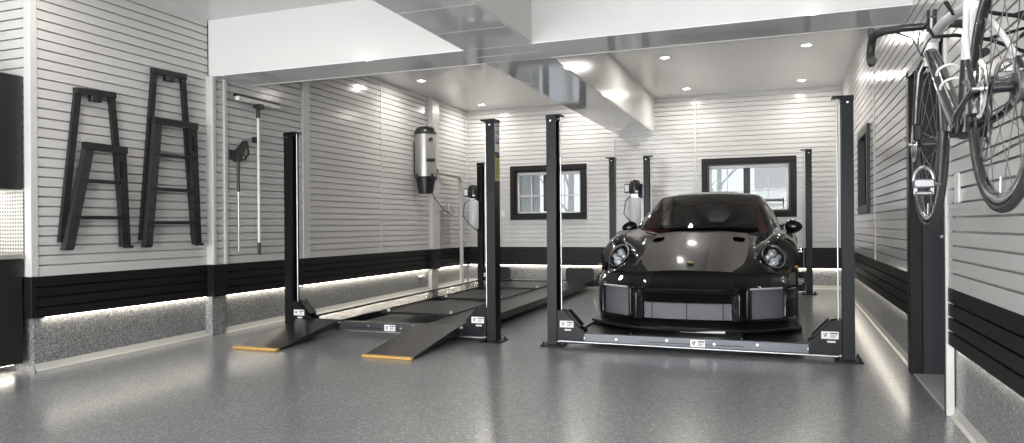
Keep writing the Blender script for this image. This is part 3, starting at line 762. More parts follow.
    m = MB(); m.lathe([(.0001, -.52), (.07, -.52), (.085, -.49), (.085, -.07), (.07, -.05), (.0001, -.05)], (mx_, py-.10, z), n=24); m.build('oil_tank', 'tank', pu, smooth=True)
    m = MB(); m.box(mx_+.02, mx_+.06, py-.19, py-.17, z+.02, z+.05, .002); m.box(mx_-.15, mx_-.09, py-.135, py-.13, z+.04, z+.14, .002); m.build('switch_label', 'label_white', pu)
    m = MB(); m.tube([(mx_-.05, py-.15, z-.03), (mx_-.13, py-.18, z-.10), (mx_-.16, py-.17, z-.3), (mx_-.05, py-.2, z-.42), (mx_+.09, py-.16, z-.55), (mx_+.13, py-.06, z-.62)], .008, 8); m.build('hydraulic_hose', 'black_plastic', pu, smooth=True)
    return t, pf
L1, p1 = lift('car_lift', 'empty black four-post car lift with two ramps lowered beside the left wall', -4.75, -2.495, 6.15, 11.07, True, -3.70, -4.71, -2.465)
L2, p2 = lift('car_lift', 'black four-post car lift on the right carrying the black sports car', -1.905, .485, 6.13, 11.07, False, -.76, -1.93, .375)
# stickers on the inner face of the empty lift's right front post
def stickers():
    p = p1[1]; x = -2.47-.095/2-.0015+.0; y = 6.15
    # front-facing flange carries them, right part
    xr_ = -2.495+.0425
    m = MB(); y0_ = y-.065-.003
    m.box(xr_, xr_+.003, y-.05, y+.055, 1.83, 2.11); s = m.build('warning_decal', 'label_white', p)
    m = MB()
    for k, zz in enumerate((2.085, 2.02, 1.955)):
        m.box(xr_+.003, xr_+.005, y-.036, y+.040, zz-.020, zz+.017)
    m.box(xr_+.003, xr_+.005, y-.048, y+.053, 1.905, 1.925)
    m.build('decal_print', 'label_black', s)
    m = MB()
    for k, zz in enumerate((2.085, 2.02, 1.955)):
        m.box(xr_+.005, xr_+.006, y-.028, y-.014, zz-.014, zz+.012); m.box(xr_+.005, xr_+.006, y-.005, y+.04, zz+.0, zz+.012); m.box(xr_+.005, xr_+.006, y-.005, y+.03, zz-.018, zz-.008)
    m.build('decal_print_white', 'label_white', s)
    m = MB(); m.box(xr_, xr_+.003, y-.05, y+.055, 1.56, 1.80); s = m.build('warning_decal_yellow', 'label_yellow', p)
    m = MB(); m.box(xr_+.003, xr_+.005, y-.048, y+.053, 1.775, 1.80)
    for k in range(7): m.box(xr_+.003, xr_+.0045, y-.035, y+.04-.006*(k % 3), 1.74-.024*k, 1.746-.024*k)
    m.build('decal_print', 'label_black', s)
stickers()

# ------------------------------------------------------------------ the car
def crom(tab, xs):
    """smooth table interpolation; tab: list of (s, array)"""
    S = [r[0] for r in tab]; V = np.array([np.array(r[1], float).ravel() for r in tab]); out = []
    sh = np.array(tab[0][1]).shape
    for x in xs:
        x = min(max(x, S[0]), S[-1]); i = max(0, min(len(S)-2, int(np.searchsorted(S, x))-1))
        h = S[i+1]-S[i]; t = (x-S[i])/h
        m0 = (V[i+1]-V[i-1])/(S[i+1]-S[i-1])*h if i > 0 else (V[i+1]-V[i])
        m1 = (V[i+2]-V[i])/(S[i+2]-S[i])*h if i < len(S)-2 else (V[i+1]-V[i])
        p = (2*t**3-3*t*t+1)*V[i]+(t**3-2*t*t+t)*m0+(-2*t**3+3*t*t)*V[i+1]+(t**3-t*t)*m1
        out.append(p.reshape(sh))
    return out
def plan(x): return .42*(abs(x)/.9)**2.7
def sm(t): t = min(max(t, 0), 1); return t*t*(3-2*t)
def car():
    Xc, Yn = -.765, 6.28
    Zg = fz(6.28)+.129
    t = thing('sports_car', 'black sports coupe with carbon hood parked on the right lift', 'car', (Xc, Yn, Zg))
    t.rotation_euler = (math.atan(SLOPE), 0, 0)
    T = [
     (.17, [(0,.53),(.20,.526),(.36,.513),(.50,.50),(.62,.505),(.72,.50),(.80,.455),(.86,.34),(.875,.18),(.87,.08)]),
     (.35, [(0,.60),(.2,.597),(.445,.572),(.55,.582),(.66,.62),(.77,.60),(.85,.51),(.895,.36),(.905,.2),(.89,.08)]),
     (.55, [(0,.67),(.2,.667),(.475,.637),(.575,.665),(.68,.74),(.79,.72),(.885,.60),(.925,.42),(.93,.22),(.91,.09)]),
     (.8, [(0,.735),(.2,.732),(.48,.702),(.585,.745),(.69,.815),(.80,.80),(.905,.68),(.94,.47),(.94,.25),(.92,.1)]),
     (1.05, [(0,.79),(.2,.787),(.475,.758),(.59,.79),(.70,.85),(.81,.83),(.905,.73),(.945,.5),(.94,.28),(.92,.1)]),
     (1.35, [(0,.85),(.22,.845),(.455,.822),(.60,.838),(.71,.875),(.81,.845),(.89,.74),(.925,.52),(.92,.3),(.90,.1)]),
     (1.6, [(0,.885),(.22,.88),(.49,.865),(.62,.872),(.72,.885),(.80,.85),(.87,.75),(.90,.53),(.895,.3),(.87,.1)]),
     (2.2, [(0,.89),(.22,.89),(.49,.885),(.62,.885),(.73,.89),(.79,.855),(.86,.75),(.885,.53),(.885,.3),(.86,.1)]),
     (2.9, [(0,.90),(.22,.90),(.49,.89),(.62,.89),(.74,.90),(.82,.865),(.895,.76),(.925,.53),(.92,.3),(.88,.1)]),
     (3.4, [(0,.93),(.22,.925),(.49,.915),(.62,.91),(.76,.91),(.86,.875),(.935,.77),(.955,.55),(.95,.3),(.92,.1)]),
     (3.9, [(0,.88),(.22,.88),(.49,.87),(.62,.87),(.75,.87),(.85,.82),(.92,.72),(.94,.53),(.93,.3),(.9,.12)]),
     (4.3, [(0,.80),(.22,.80),(.48,.79),(.60,.78),(.72,.76),(.80,.71),(.86,.62),(.87,.45),(.86,.3),(.84,.15)]),
     (4.5, [(0,.68),(.22,.68),(.46,.67),(.58,.66),(.68,.63),(.75,.58),(.79,.52),(.80,.42),(.80,.3),(.78,.2)])]
    ss = list(np.arange(.17, 1.1, .02))+list(np.arange(1.1, 4.5, .045))+[4.5]
    secs = crom(T, ss)
    def arch(y, z):
        for yc, zc, r in ((1.02, .335, .365), (3.47, .345, .375)):
            if abs(y-yc) < r: z = max(z, zc+math.sqrt(r*r-(y-yc)**2))
        return z
    NS = 6
    rows = []
    for s, sec in zip(ss, secs):
        half = crom([(float(i), sec[i]) for i in range(10)], [k/NS for k in range(9*NS+1)])
        fade = 1-sm((s-.17)/.75)
        line = []
        for (x, z) in half:
            y = s+plan(x)*fade
            if x > .78: z = arch(y, z)
            line.append((x, y, z))
        rows.append([(-x, y, z) for x, y, z in line[:0:-1]]+line)
    # seat the round headlights: flatten the fender skin behind each lamp
    HN = lambda sx: Vector((sx*.26, -.76, .60)).normalized()
    HC = lambda sx: Vector((sx*.70, .575, .632))
    RX, RY = .104, .132
    def hframe(sx):
        n_ = HN(sx); q = n_.to_track_quat('Z', 'Y').to_matrix(); return Matrix.Translation(HC(sx)) @ q.to_4x4()
    HF = {sx: hframe(sx) for sx in (-1, 1)}; HI = {sx: HF[sx].inverted() for sx in (-1, 1)}
    for r_ in rows:
        for k in range(len(r_)):
            p = Vector(r_[k]); sx = 1 if p.x > 0 else -1
            l = HI[sx] @ p; e = math.hypot(l.x/RX, l.y/RY)
            if e < 1.45 and abs(l.z) < .16:
                w_ = 1-sm((e-1.0)/.45); tz = -.03 if e < .93 else .004
                l.z = l.z*(1-w_)+tz*w_; r_[k] = tuple(HF[sx] @ l)
    C = len(rows[0]); mid = (C-1)//2
    isH = lambda i, j: abs(j+.5-mid) < 2*NS and ss[i] < 1.36
    isO = lambda i, j: abs(j+.5-mid) < 3*NS+2 and 1.50 < ss[i] < 3.0
    m = MB(); m.grid(rows, lambda i, j: isH(i, j) or isO(i, j)); m.add(rows[-1], [tuple(range(C))])
    body = m.build('body', 'paint', t, smooth=True, angle=60)
    m = MB(); hr = [[(x, y, z+.003) for x, y, z in r] for r in rows]
    m.grid(hr, lambda i, j: not isH(i, j)); hood = m.build('hood', 'hood', t, smooth=True, angle=70)
    def surf(x, y):
        """height of the top surface near (x,y)"""
        best = None
        for r in rows:
            for p in r:
                if abs(p[0]) < .8:
                    d = (p[0]-x)**2+(p[1]-y)**2
                    if best is None or d < best[0]: best = (d, p[2])
        return best[1]
    # hood vents: flat black patches, recess shade put into the colour
    for x in (-.40, .38):
        m = MB(); m.grid([[(x+w_*a, y, surf(x+w_*a, y)+.008) for a in (-1, -.5, 0, .5, 1)] for y, w_ in ((.98, .035), (1.03, .055), (1.09, .06), (1.14, .045))])
        m.build('hood_vent', 'vent', hood)
    # badge
    m = MB(); z = surf(0, .33); m.ball((0, .30, z-.002), .032, 16, 8, (1, .9, .35)); m.build('badge', 'gold', hood, smooth=True)
    # glint along the hood shut line, built in as a thin chrome tube
    m = MB(); m.tube([(x, .178+plan(x), .528-.015*(x/.36)**2) for x in np.linspace(-.36, .36, 20)], .0035, 6); m.build('hood_edge_glint', 'chrome', hood, smooth=True)
    # ---- front fascia grid with three intakes
    xs_h = [0, .08, .16, .24, .32, .365, .385, .40, .43, .46, .48, .50, .56, .63, .70, .76, .79, .815, .84, .865, .885]
    xs = [-x for x in xs_h[:0:-1]]+xs_h
    zs = [.02, .06, .10, .112, .13, .17, .21, .25, .265, .285, .31, .34, .365, .385, .40, .42, .45, .48, .505, .525]
    def fy(x, z):
        y = plan(x)
        k = abs(x)
        top = sm((z-.36)/.17); y += .175*top**1.6              # rolls back to the hood edge
        y += (-.02-.0*k)*math.exp(-((z-.385)/.03)**2)-.05*sm((z-.25)/.12)*(1-top)*(k < .385)                 # brow over the intakes
        if .385 <= k <= .48 and .11 < z < .36: y -= .030
        y += .03*sm((.12-z)/.06)
        if k > .80: y += .10*((k-.80)/.085)**2
        return y
    def ztop(x, z):  # keep top edge on the body edge
        if z > .40: z = z-(z-.40)/.125*(.03*min(1, abs(x)/.6)**2)
        return z
    g = [[(x, fy(x, z), ztop(x, z)) for x in xs] for z in zs]
    def inside(i, j):
        xa = (abs(xs[j])+abs(xs[j+1]))/2; za = (zs[i]+zs[i+1])/2
        if xa < .385 and .112 < za < .265: return 'c'
        if .50 < xa < .79 and .112 < za < .385: return 's'
        return None
    m = MB(); m.grid(g, lambda i, j: inside(i, j) is not None)
    # recess walls
    for i in range(len(zs)-1):
        for j in range(len(xs)-1):
            if not inside(i, j): continue
            q = [(i, j), (i, j+1), (i+1, j+1), (i+1, j)]
            for (a, b_), (di, dj) in (((0, 1), (-1, 0)), ((1, 2), (0, 1)), ((2, 3), (1, 0)), ((3, 0), (0, -1))):
                if not inside(i+di, j+dj):
                    A = Vector(g[q[a][0]][q[a][1]]); B = Vector(g[q[b_][0]][q[b_][1]])
                    cen = Vector((0 if abs(A.x) < .39 else math.copysign(.65, A.x), 0, .24)); ins = .012
                    def inn(P): 
                        d = (cen-P); d.y = 0; d.normalize(); return P+d*ins+Vector((0, .055, 0))
                    m.add([A, B, inn(B), inn(A)], [(0, 1, 2, 3)])
    bump = m.build('front_bumper', 'paint', t, smooth=True, angle=50)
    for k, (x0, x1, z0, z1) in enumerate(((-.37, .37, .12, .258), (.505, .785, .12, .38), (-.785, -.505, .12, .38))):
        m = MB(); N = 12
        m.grid([[(x, plan(x)+(.018 if k == 0 else .04), z) for x in np.linspace(x0, x1, N)] for z in (z0, z1)]); gr = m.build('intake_mesh', 'grille', bump)
        if k == 0:
            m = MB()
            for x in (-.30, 0, .30): m.box(x-.004, x+.004, .01+plan(x), .05+plan(x), z0, z1)
            m.build('intake_rib', 'steel_grey', bump)
        else:
            s = 1 if k == 1 else -1
            m = MB(); m.tube([(s*x, plan(x)-.032, .385+.006*(x-.5)) for x in np.linspace(.52, .77, 8)], .009, 8); m.build('running_light', 'bulb', bump, smooth=True)
            fr_ = []
            for cx_, cz_, a0 in ((.525, .145, PI), (.765, .145, 1.5*PI), (.765, .36, 0), (.525, .36, .5*PI)):
                for q in range(5): aa = a0+q/4*PI/2; fr_.append((cx_+.03*math.cos(aa), cz_+.03*math.sin(aa)))
            m = MB(); m.tube([(s*x, plan(x)-.012, z) for x, z in fr_], .014, 8, closed=True); m.build('intake_surround', 'paint', bump, smooth=True)
            m = MB(); m.grid([[(s*x, plan(x)+.02+.03*q, z) for x, q in ((.50, 0), (.52, .5), (.545, 1))] for z in (.125, .375)]); m.build('intake_blade', 'car_matte', bump)
            m = MB(); m.tube([(s*.435, plan(.435)-.034, z) for z in np.linspace(.13, .345, 8)], [.010, .013, .014, .014, .014, .014, .013, .008], 10); m.build('intake_strut', 'paint', bump, smooth=True)
    # splitter lip
    m = MB(); xx = np.linspace(-.93, .93, 40); 
    def sp(x): return .44*(abs(x)/.93)**2.6-.045
    prof = [(.0, .046), (-.006, .036), (0, .022), (.28, .020), (.28, .05), (.0, .046)]
    m.grid([[(x, sp(x)+a, z) for a, z in prof] for x in xx]); m.build('front_splitter', 'car_matte', t, smooth=True, angle=40)
    m = MB(); m.tube([(x, -.035+.2*(x-.1)**2, .026) for x in np.linspace(-.05, .32, 5)], .011, 8); m.build('pale_bar', 'white', t, smooth=True)  # short pale bar along the splitter lip
    # ---- headlights
    for s in (-1, 1):
        TF = HF[s]; rx, ry = RX-.003, RY-.003
        def ell(prof, n=36):
            q = MB(); q.lathe(prof, n=n, caps=False); q.xf(Matrix.Diagonal((1, ry/rx, 1, 1))); return q
        m = ell([(.0001, -.026), (.07, -.024), (.090, -.006), (.094, .012)]); m.xf(TF); h = m.build('headlight', 'rim', t, smooth=True)
        m = ell([(.090, .006), (.093, .018), (.100, .018), (.104, .008), (.104, -.02)]); m.xf(TF); m.build('headlight_ring', 'chrome', h, smooth=True)
        for dx, dy, r in ((0, .045, .034), (0, -.05, .036), (-.048, .0, .022), (.048, .0, .022)):
            m = MB(); m.lathe([(r*1.05, -.03), (r*1.1, .0), (r*.95, .006), (r*.8, -.002), (r*.45, .006), (.0001, .012)], (dx, dy, .004), n=20); m.xf(TF); m.build('headlight_lamp', 'bulb', h, smooth=True)
        m = ell([(.093, .012), (.082, .026), (.055, .036), (.0001, .042)]); m.xf(TF); m.build('headlight_lens', 'lens', h, smooth=True)
    # ---- greenhouse
    def belt(u, v): pass
    WB = dict(x=.705, y=1.40, z=.868); WT = dict(x=.55, y=2.20, z=1.225)
    def ws(u, v):
        x = v*(WB['x']+(WT['x']-WB['x'])*u)
        y = WB['y']+(WT['y']-WB['y'])*u+(.26-.14*u)*v*v-.02
        z = WB['z']+(WT['z']-WB['z'])*u+.035*u*(1-v*v)+.02*math.sin(PI*u)+.025*(1-v*v)*(1-u)
        return (x, y, z)
    us = np.linspace(0, 1, 10)
    m = MB(); m.grid([[ws(u, v) for v in np.linspace(-.93, .93, 21)] for u in us]); m.build('windshield', 'carglass', t, smooth=True)
    for s in (-1, 1):
        m = MB()
        a = [ws(u, s*.925) for u in us]; c = [ws(u, s*1.0) for u in us]
        o_ = [(x+s*.012, y+.05, z-.012) for x, y, z in c]
        m.grid([a, c, o_]); m.build('windshield_pillar', 'paint', t, smooth=True)
    # roof down to the tail
    RT = [(2.2, (.55, 1.225, 1.262)), (2.45, (.545, 1.238, 1.292)), (2.75, (.54, 1.23, 1.290)), (3.1, (.53, 1.18, 1.245)), (3.5, (.52, 1.06, 1.13)), (3.9, (.52, .93, .985)), (4.1, (.52, .87, .90))]
    ys = np.linspace(2.2, 4.1, 22); R_ = crom(RT, ys)
    def roofrow(y, r):
        hw, ze, zc = r; fadeb = 1-sm((y-2.2)/.5)
        return [(v*hw, y+fadeb*(.12*v*v-.02), ze+(zc-ze)*(1-abs(v)**2.4)) for v in np.linspace(-1, 1, 21)]
    rr = [roofrow(y, r) for y, r in zip(ys, R_)]
    rr[0] = [ws(1, v) for v in np.linspace(-1, 1, 21)]
    k3 = 11
    m = MB(); m.grid(rr[:k3+1]); m.build('roof', 'paint', t, smooth=True)
    m = MB(); m.grid([r[2:-2] for r in rr[k3:]]); m.build('rear_window', 'carglass', t, smooth=True)
    for s in (-1, 1):
        col = (lambda r, q: r[q] if s > 0 else r[20-q])
        m = MB(); m.grid([[col(r, 18), col(r, 19), col(r, 20)] for r in rr[k3:]]); m.build('rear_pillar', 'paint', t, smooth=True)
        top = [col(r, 20) for r in rr]; bot = [(s*(.755 if y < 3.2 else .755-.05*(y-3.2)), y, .885+.02*sm((y-2.8)/.5)) for y in ys]
        P0 = ws(0, s*1.0)
        A = ws(0, s*1.0)
        front = [ws(u, s*1.0) for u in us]
        # side glass: from pillar back to y~3.15
        k = 12
        m = MB(); m.grid([[(a[0]*(1-q)+b_[0]*q+s*.03*math.sin(PI*q), a[1]*(1-q)+b_[1]*q, a[2]*(1-q)+b_[2]*q) for q in np.linspace(0, 1, 6)] for a, b_ in zip(top[:k], bot[:k])])
        fb = [(s*.755, y, .885) for y in np.linspace(1.62, 2.2, 10)]
        m.grid([[(a[0]*(1-q)+b_[0]*q+s*.03*math.sin(PI*q)*(a[2]-.87)/.36, a[1]*(1-q)+b_[1]*q, a[2]*(1-q)+b_[2]*q) for q in np.linspace(0, 1, 6)] for a, b_ in zip(front[::1], fb)])
        m.build('side_window', 'carglass', t, smooth=True)
        m = MB(); m.grid([[(a[0]*(1-q)+b_[0]*q+s*.03*math.sin(PI*q), a[1]*(1-q)+b_[1]*q, a[2]*(1-q)+b_[2]*q) for q in np.linspace(0, 1, 6)] for a, b_ in zip(top[k-1:], bot[k-1:])]); m.build('rear_quarter', 'paint', t, smooth=True)
        # mirror
        mx_ = (.89 if s > 0 else -.835); my = 1.78; mz = .885
        m = MB(); m.ball((0, 0, 0), .1, 20, 12, (.88, .6, .72)); m.v = [(x, y if y < .03 else .03, z*(1-.25*s*x/.1)) for x, y, z in m.v]
        m.xf(Matrix.Translation((mx_, my, mz)) @ Matrix.Rotation(-s*.15, 4, 'Z')); mr = m.build('mirror', 'paint', t, smooth=True)
        m = MB(); m.tube([(mx_-s*.03, my, mz-.04), (mx_-s*.07, my+.02, mz-.07), (s*.77, my+.03, .855)], [.018, .016, .028], 10); m.build('mirror_arm', 'car_matte', mr, smooth=True)
        # marker lamp on the fender side
        m = MB(); m.ball((s*.893, .60, .545), .045, 12, 8, (.35, 1.0, .3)); m.build('marker_lamp', 'amber', t, smooth=True)
        # cage bar in red behind the windshield pillar
        m = MB(); m.tube([(s*.62, 1.78, .80), (s*.585, 2.0, .95), (s*.51, 2.36, 1.13), (s*.48, 2.6, 1.17), (s*.50, 2.9, 1.18), (s*.56, 3.0, .9), (s*.6, 3.0, .5)], [.07, .07, .062, .055, .05, .045, .045], 12); m.build('roll_cage_bar', 'red', t, smooth=True)
        # door shut line and handle
        m = MB(); m.box(s*.893-.008, s*.893+.008, 2.55, 2.72, .70, .725, .006); m.build('door_handle', 'paint', t)
        # brow over the wheel arch vents
        m = MB()
        for k in range(6): m.box(s*.76-.05, s*.76+.05, .93+.04*k, .945+.04*k, surf(s*.74, .93+.04*k)-.012, surf(s*.74, .93+.04*k)+.006)
        m.build('fender_louvre', 'car_matte', t)
    m = MB(); m.tube([(-.5, 3.0, 1.15), (0, 3.0, 1.17), (.5, 3.0, 1.15)], .03, 10); m.build('roll_cage_hoop', 'red', t, smooth=True)
    # ---- interior
    m = MB(); m.add([(-.70, 1.56, .83), (.70, 1.56, .83), (.70, 1.9, .86), (-.70, 1.9, .86), (-.70, 2.0, .55), (.70, 2.0, .55), (-.7, 1.56, .5), (.7, 1.56, .5)], [(0, 1, 2, 3), (3, 2, 5, 4), (0, 1, 7, 6), (6, 7, 5, 4)]); m.build('dashboard', 'car_matte', t)
    m = MB(); m.grid([[(x, y, .3) for x in (-.72, .72)] for y in (1.5, 3.3)]); m.grid([[(x, 3.3, z) for x in (-.72, .72)] for z in (.3, .88)]); m.build('cabin_floor', 'seat', t)
    for x in (-.36, .36):
        rowsS = []
        for z, w_, y in ((.42, .20, 2.55), (.5, .235, 2.60), (.75, .25, 2.68), (.95, .23, 2.74), (1.02, .16, 2.77), (1.10, .14, 2.79), (1.15, .10, 2.80)):
            rowsS.append([(x+w_*v, y-.07*abs(v)**2, z) for v in (-1, -.7, -.3, 0, .3, .7, 1)])
        m = MB(); m.grid(rowsS); m.grid([[(a, b_+.09, c) for a, b_, c in r] for r in rowsS]); m.box(x-.22, x+.22, 2.1, 2.62, .35, .47, .04); m.build('seat', 'seat', t, smooth=True)
    m = MB(); cpt = []
    for k in range(24): a = 2*PI*k/24; cpt.append((.36+.17*math.cos(a), 2.06+.05*math.sin(a), .80+.165*math.sin(a)))
    m.tube(cpt, .016, 8, closed=True); m.bar((.2, 2.06, .80), (.52, 2.06, .80), .04, .02); m.build('steering_wheel', 'car_matte', t, smooth=True)
    m = MB(); m.box(-.11, .11, 2.05, 2.08, 1.13, 1.19, .012); m.build('rear_view_mirror', 'car_matte', t)
    m = MB()
    for x0, x1 in ((-.60, -.12), (-.02, .52)): m.tube([(x0, 1.36+.2*(x0/.7)**2, .885), (x1, 1.45+.2*(x1/.7)**2, .925)], .007, 6)
    m.build('wiper', 'label_black', t, smooth=True)
    # ---- wheels
    def wheel(x, y, r, w_):
        s = 1 if x > 0 else -1
        m = MB(); h = w_/2; m.lathe([(r*.70, -h*.8), (r*.86, -h), (r*.96, -h*.93), (r, -h*.75), (r, h*.75), (r*.96, h*.93), (r*.86, h), (r*.70, h*.8)], (x, y, r), axis='x', n=48, caps=False)
        wl = m.build('wheel', 'tire', t, smooth=True)
        m = MB(); m.lathe([(r*.72, s*h*.82), (r*.66, s*h*.9), (r*.63, s*h*.4), (r*.63, -s*h*.6)], (x, y, r), axis='x', n=48, caps=False)
        for k in range(10):
            a = 2*PI*k/10
            for da in (-.09, .09):
                m.bar((x+s*h*.55, y+.04*math.cos(a), r+.04*math.sin(a)), (x+s*h*.8, y+r*.65*math.cos(a+da), r+r*.65*math.sin(a+da)), .022, .02, up=(1, 0, 0))
        m.lathe([(.05, s*h*.3), (.05, s*h*.65), (.03, s*h*.72), (.0001, s*h*.72)], (x, y, r), axis='x', n=20)
        m.build('rim', 'rim', wl, smooth=True, angle=40)
        m = MB(); m.lathe([(r*.54, s*h*.1), (r*.54, s*h*.2), (.06, s*h*.2)], (x, y, r), axis='x', n=32); m.build('brake_disc', 'alu', wl, smooth=True)
    for s in (-1, 1): wheel(s*.775, 1.02, .325, .27); wheel(s*.765, 3.47, .345, .33)
    # underbody, rear details
    m = MB(); m.box(-.62, .62, .5, 4.35, .09, .16, .01); m.build('underbody', 'car_matte', t)
    m = MB(); m.box(-.60, .60, 4.49, 4.52, .58, .63, .008); m.build('tail_light', 'red', t)
    m = MB()
    for s in (-1, 1): m.tube([(s*.09, 4.35, .24), (s*.09, 4.54, .24)], .045, 14)
    m.build('exhaust_tip', 'alu', t, smooth=True)
    # rear wing
    m = MB(); P = [(4.15, 1.205), (4.2, 1.225), (4.3, 1.235), (4.45, 1.24), (4.46, 1.225), (4.3, 1.21), (4.2, 1.195)]
    m.prism(P, -.80, .80, 'x'); wg = m.build('rear_wing', 'paint', t)
    for s in (-1, 1):
        m = MB(); m.prism([(4.1, 1.15), (4.12, 1.245), (4.47, 1.26), (4.47, 1.13), (4.35, 1.10)], s*.80-.006, s*.80+.006, 'x'); m.build('wing_end_plate', 'paint', wg)
        m = MB(); m.prism([(4.05, .82), (4.2, 1.20), (4.3, 1.21), (4.2, .80)], s*.45-.01, s*.45+.01, 'x'); m.build('wing_strut', 'paint', wg)
car()

# ------------------------------------------------------------------ bicycle hung beside the right wall
def bicycle():
    X = .56
    t = thing('road_bicycle', 'white and black road bicycle hanging along the right wall near the camera', 'bicycle', (X, 2.72, 1.42))
    # local coordinates: x across, y forward (away from camera), z up
    def W(y, z, x=0): return (x, y-2.72, z-1.42)
    F = (3.30, 1.46); Rr = (2.27, 1.505)
    BB = (2.69, 1.44); ST = (2.585, 1.86); HT = (3.22, 1.895); HB = (3.248, 1.765)
    def tube(nm, pts, r, mat, par=t, n=12):
        m = MB(); m.tube(pts, r, n); return m.build(nm, mat, par, smooth=True, angle=50)
    fr = tube('frame', [W(*HB), W(3.232, 1.84), W(HT[0]-.003, HT[1])], .026, 'bike_white')
    tube('top_tube', [W(3.225, 1.868), W(2.95, 1.868), W(2.59, 1.825)], [.022, .019, .017], 'bike_white', fr)
    dtm = W(2.98, 1.625)
    tube('down_tube', [W(3.235, 1.815), W(3.1, 1.72), dtm], [.024, .028, .029], 'bike_black', fr)
    tube('down_tube', [dtm, W(2.8, 1.50), W(*BB)], [.029, .030, .032], 'bike_black', fr)
    tube('seat_tube', [W(2.583, 1.87), W(2.61, 1.75), W(2.635, 1.66)], [.018, .021, .022], 'bike_white', fr)
    tube('seat_tube', [W(2.635, 1.66), W(2.665, 1.54), W(*BB)], [.022, .024, .028], 'bike_black', fr)
    for s in (-1, 1):
        tube('seat_stay', [W(2.60, 1.83, s*.012), W(2.45, 1.69, s*.045), W(2.36, 1.60, s*.06)], [.010, .0085, .008], 'bike_white', fr, 8)
        tube('seat_stay', [W(2.36, 1.60, s*.06), W(Rr[0], Rr[1], s*.066)], [.008, .008], 'bike_black', fr, 8)
        tube('chain_stay', [W(BB[0]-.02, BB[1], s*.03), W(2.5, 1.465, s*.06), W(Rr[0], Rr[1], s*.066)], [.014, .011, .009], 'bike_black', fr, 8)
    tube('bottom_bracket', [W(*BB, -.045), W(*BB, .045)], .023, 'bike_black', fr, 16)
    fk = tube('fork', [W(3.246, 1.80), W(3.252, 1.775)], [.026, .030], 'bike_black')
    for s in (-1, 1):
        tube('fork_blade', [W(3.25, 1.785, s*.018), W(3.26, 1.74, s*.038), W(3.275, 1.62, s*.045), W(F[0], F[1], s*.05)], [.017, .016, .013, .008], 'bike_black', fk, 8)
    # wheels
    def wheel(nm, c, cass=False):
        def ring(r, rr, n=64):
            m = MB(); m.tube([W(c[0]+r*math.cos(2*PI*k/n), c[1]+r*math.sin(2*PI*k/n)) for k in range(n)], rr, 10, closed=True); return m
        wl = ring(.327, .0125).build('wheel', 'bike_tyre', t, smooth=True)
        n = 64; m = MB(); rows = []
        for k in range(n+1):
            a = 2*PI*k/n
            rows.append([W(c[0]+r*math.cos(a), c[1]+r*math.sin(a), x) for r, x in ((.318, -.010), (.295, -.011), (.286, -.004), (.286, .004), (.295, .011), (.318, .010))])
        m.grid(rows); m.build('rim', 'bike_black', wl, smooth=True)
        m = MB(); N = 20
        for k in range(N):
            a = 2*PI*k/N; b_ = a+(.9 if k % 4 < 2 else -.9); s = 1 if k % 2 else -1
            m.tube([W(c[0]+.022*math.cos(b_), c[1]+.022*math.sin(b_), s*.03), W(c[0]+.288*math.cos(a), c[1]+.288*math.sin(a), 0)], .0014, 4, caps=False)
        m.build('spokes', 'spoke', wl)
        m = MB(); m.lathe([(.012, -.05), (.013, -.036), (.026, -.032), (.015, -.024), (.014, .024), (.026, .032), (.013, .036), (.012, .05)], W(*c), axis='x', n=20); m.build('hub', 'bike_black', wl, smooth=True)
        m = MB(); m.tube([W(c[0], c[1], -.07), W(c[0], c[1], .07)], .006, 8); m.tube([W(c[0], c[1], -.07), W(c[0]+.05, c[1]+.03, -.078)], .005, 6); m.build('quick_release', 'alu', wl, smooth=True)
        m = MB(); m.tube([W(c[0]+.283*math.cos(-1.5), c[1]+.283*math.sin(-1.5)), W(c[0]+.24*math.cos(-1.5), c[1]+.24*math.sin(-1.5))], .003, 6); m.build('valve', 'alu', wl)
        return wl
    wf = wheel('front', F); wr = wheel('rear', Rr)
    # cassette and sprockets
    for k, r in enumerate((.052, .048, .044, .040, .036, .032, .029, .026)):
        m = MB(); m.lathe([(r, 0), (r, .002), (r*.75, .002), (r*.75, 0), (r, 0)], W(Rr[0], Rr[1], .028+k*.0045), axis='x', n=24, caps=False); m.build('cassette_cog', 'bike_alu', wr, smooth=False)
    # crankset on the wall side plus left arm
    def gear(r, x, mat='alu', nt=44):
        m = MB(); pts = []
        vs = []; fs = []
        n = nt*2
        for xx in (x, x+.003):
            for k in range(n):
                a = 2*PI*k/n; rr = r+(.003 if k % 2 else -.003); vs.append(W(BB[0]+rr*math.cos(a), BB[1]+rr*math.sin(a), xx))
            for k in range(n):
                a = 2*PI*k/n; vs.append(W(BB[0]+r*.84*math.cos(a), BB[1]+r*.84*math.sin(a), xx))
        for k in range(n):
            j = (k+1) % n
            fs += [(k, j, n+j, n+k), (2*n+k, 2*n+j, 3*n+j, 3*n+k), (k, j, 2*n+j, 2*n+k), (n+k, n+j, 3*n+j, 3*n+k)]
        m.add(vs, fs)
        for q in range(5):
            a = 2*PI*q/5; m.bar(W(BB[0], BB[1], x+.0015), W(BB[0]+r*.86*math.cos(a), BB[1]+r*.86*math.sin(a), x+.0015), .016, .004, up=(1, 0, 0))
        return m
    ck = gear(.104, .048).build('crankset', 'bike_alu', t); gear(.078, .041, nt=34).build('inner_ring', 'bike_black', ck)
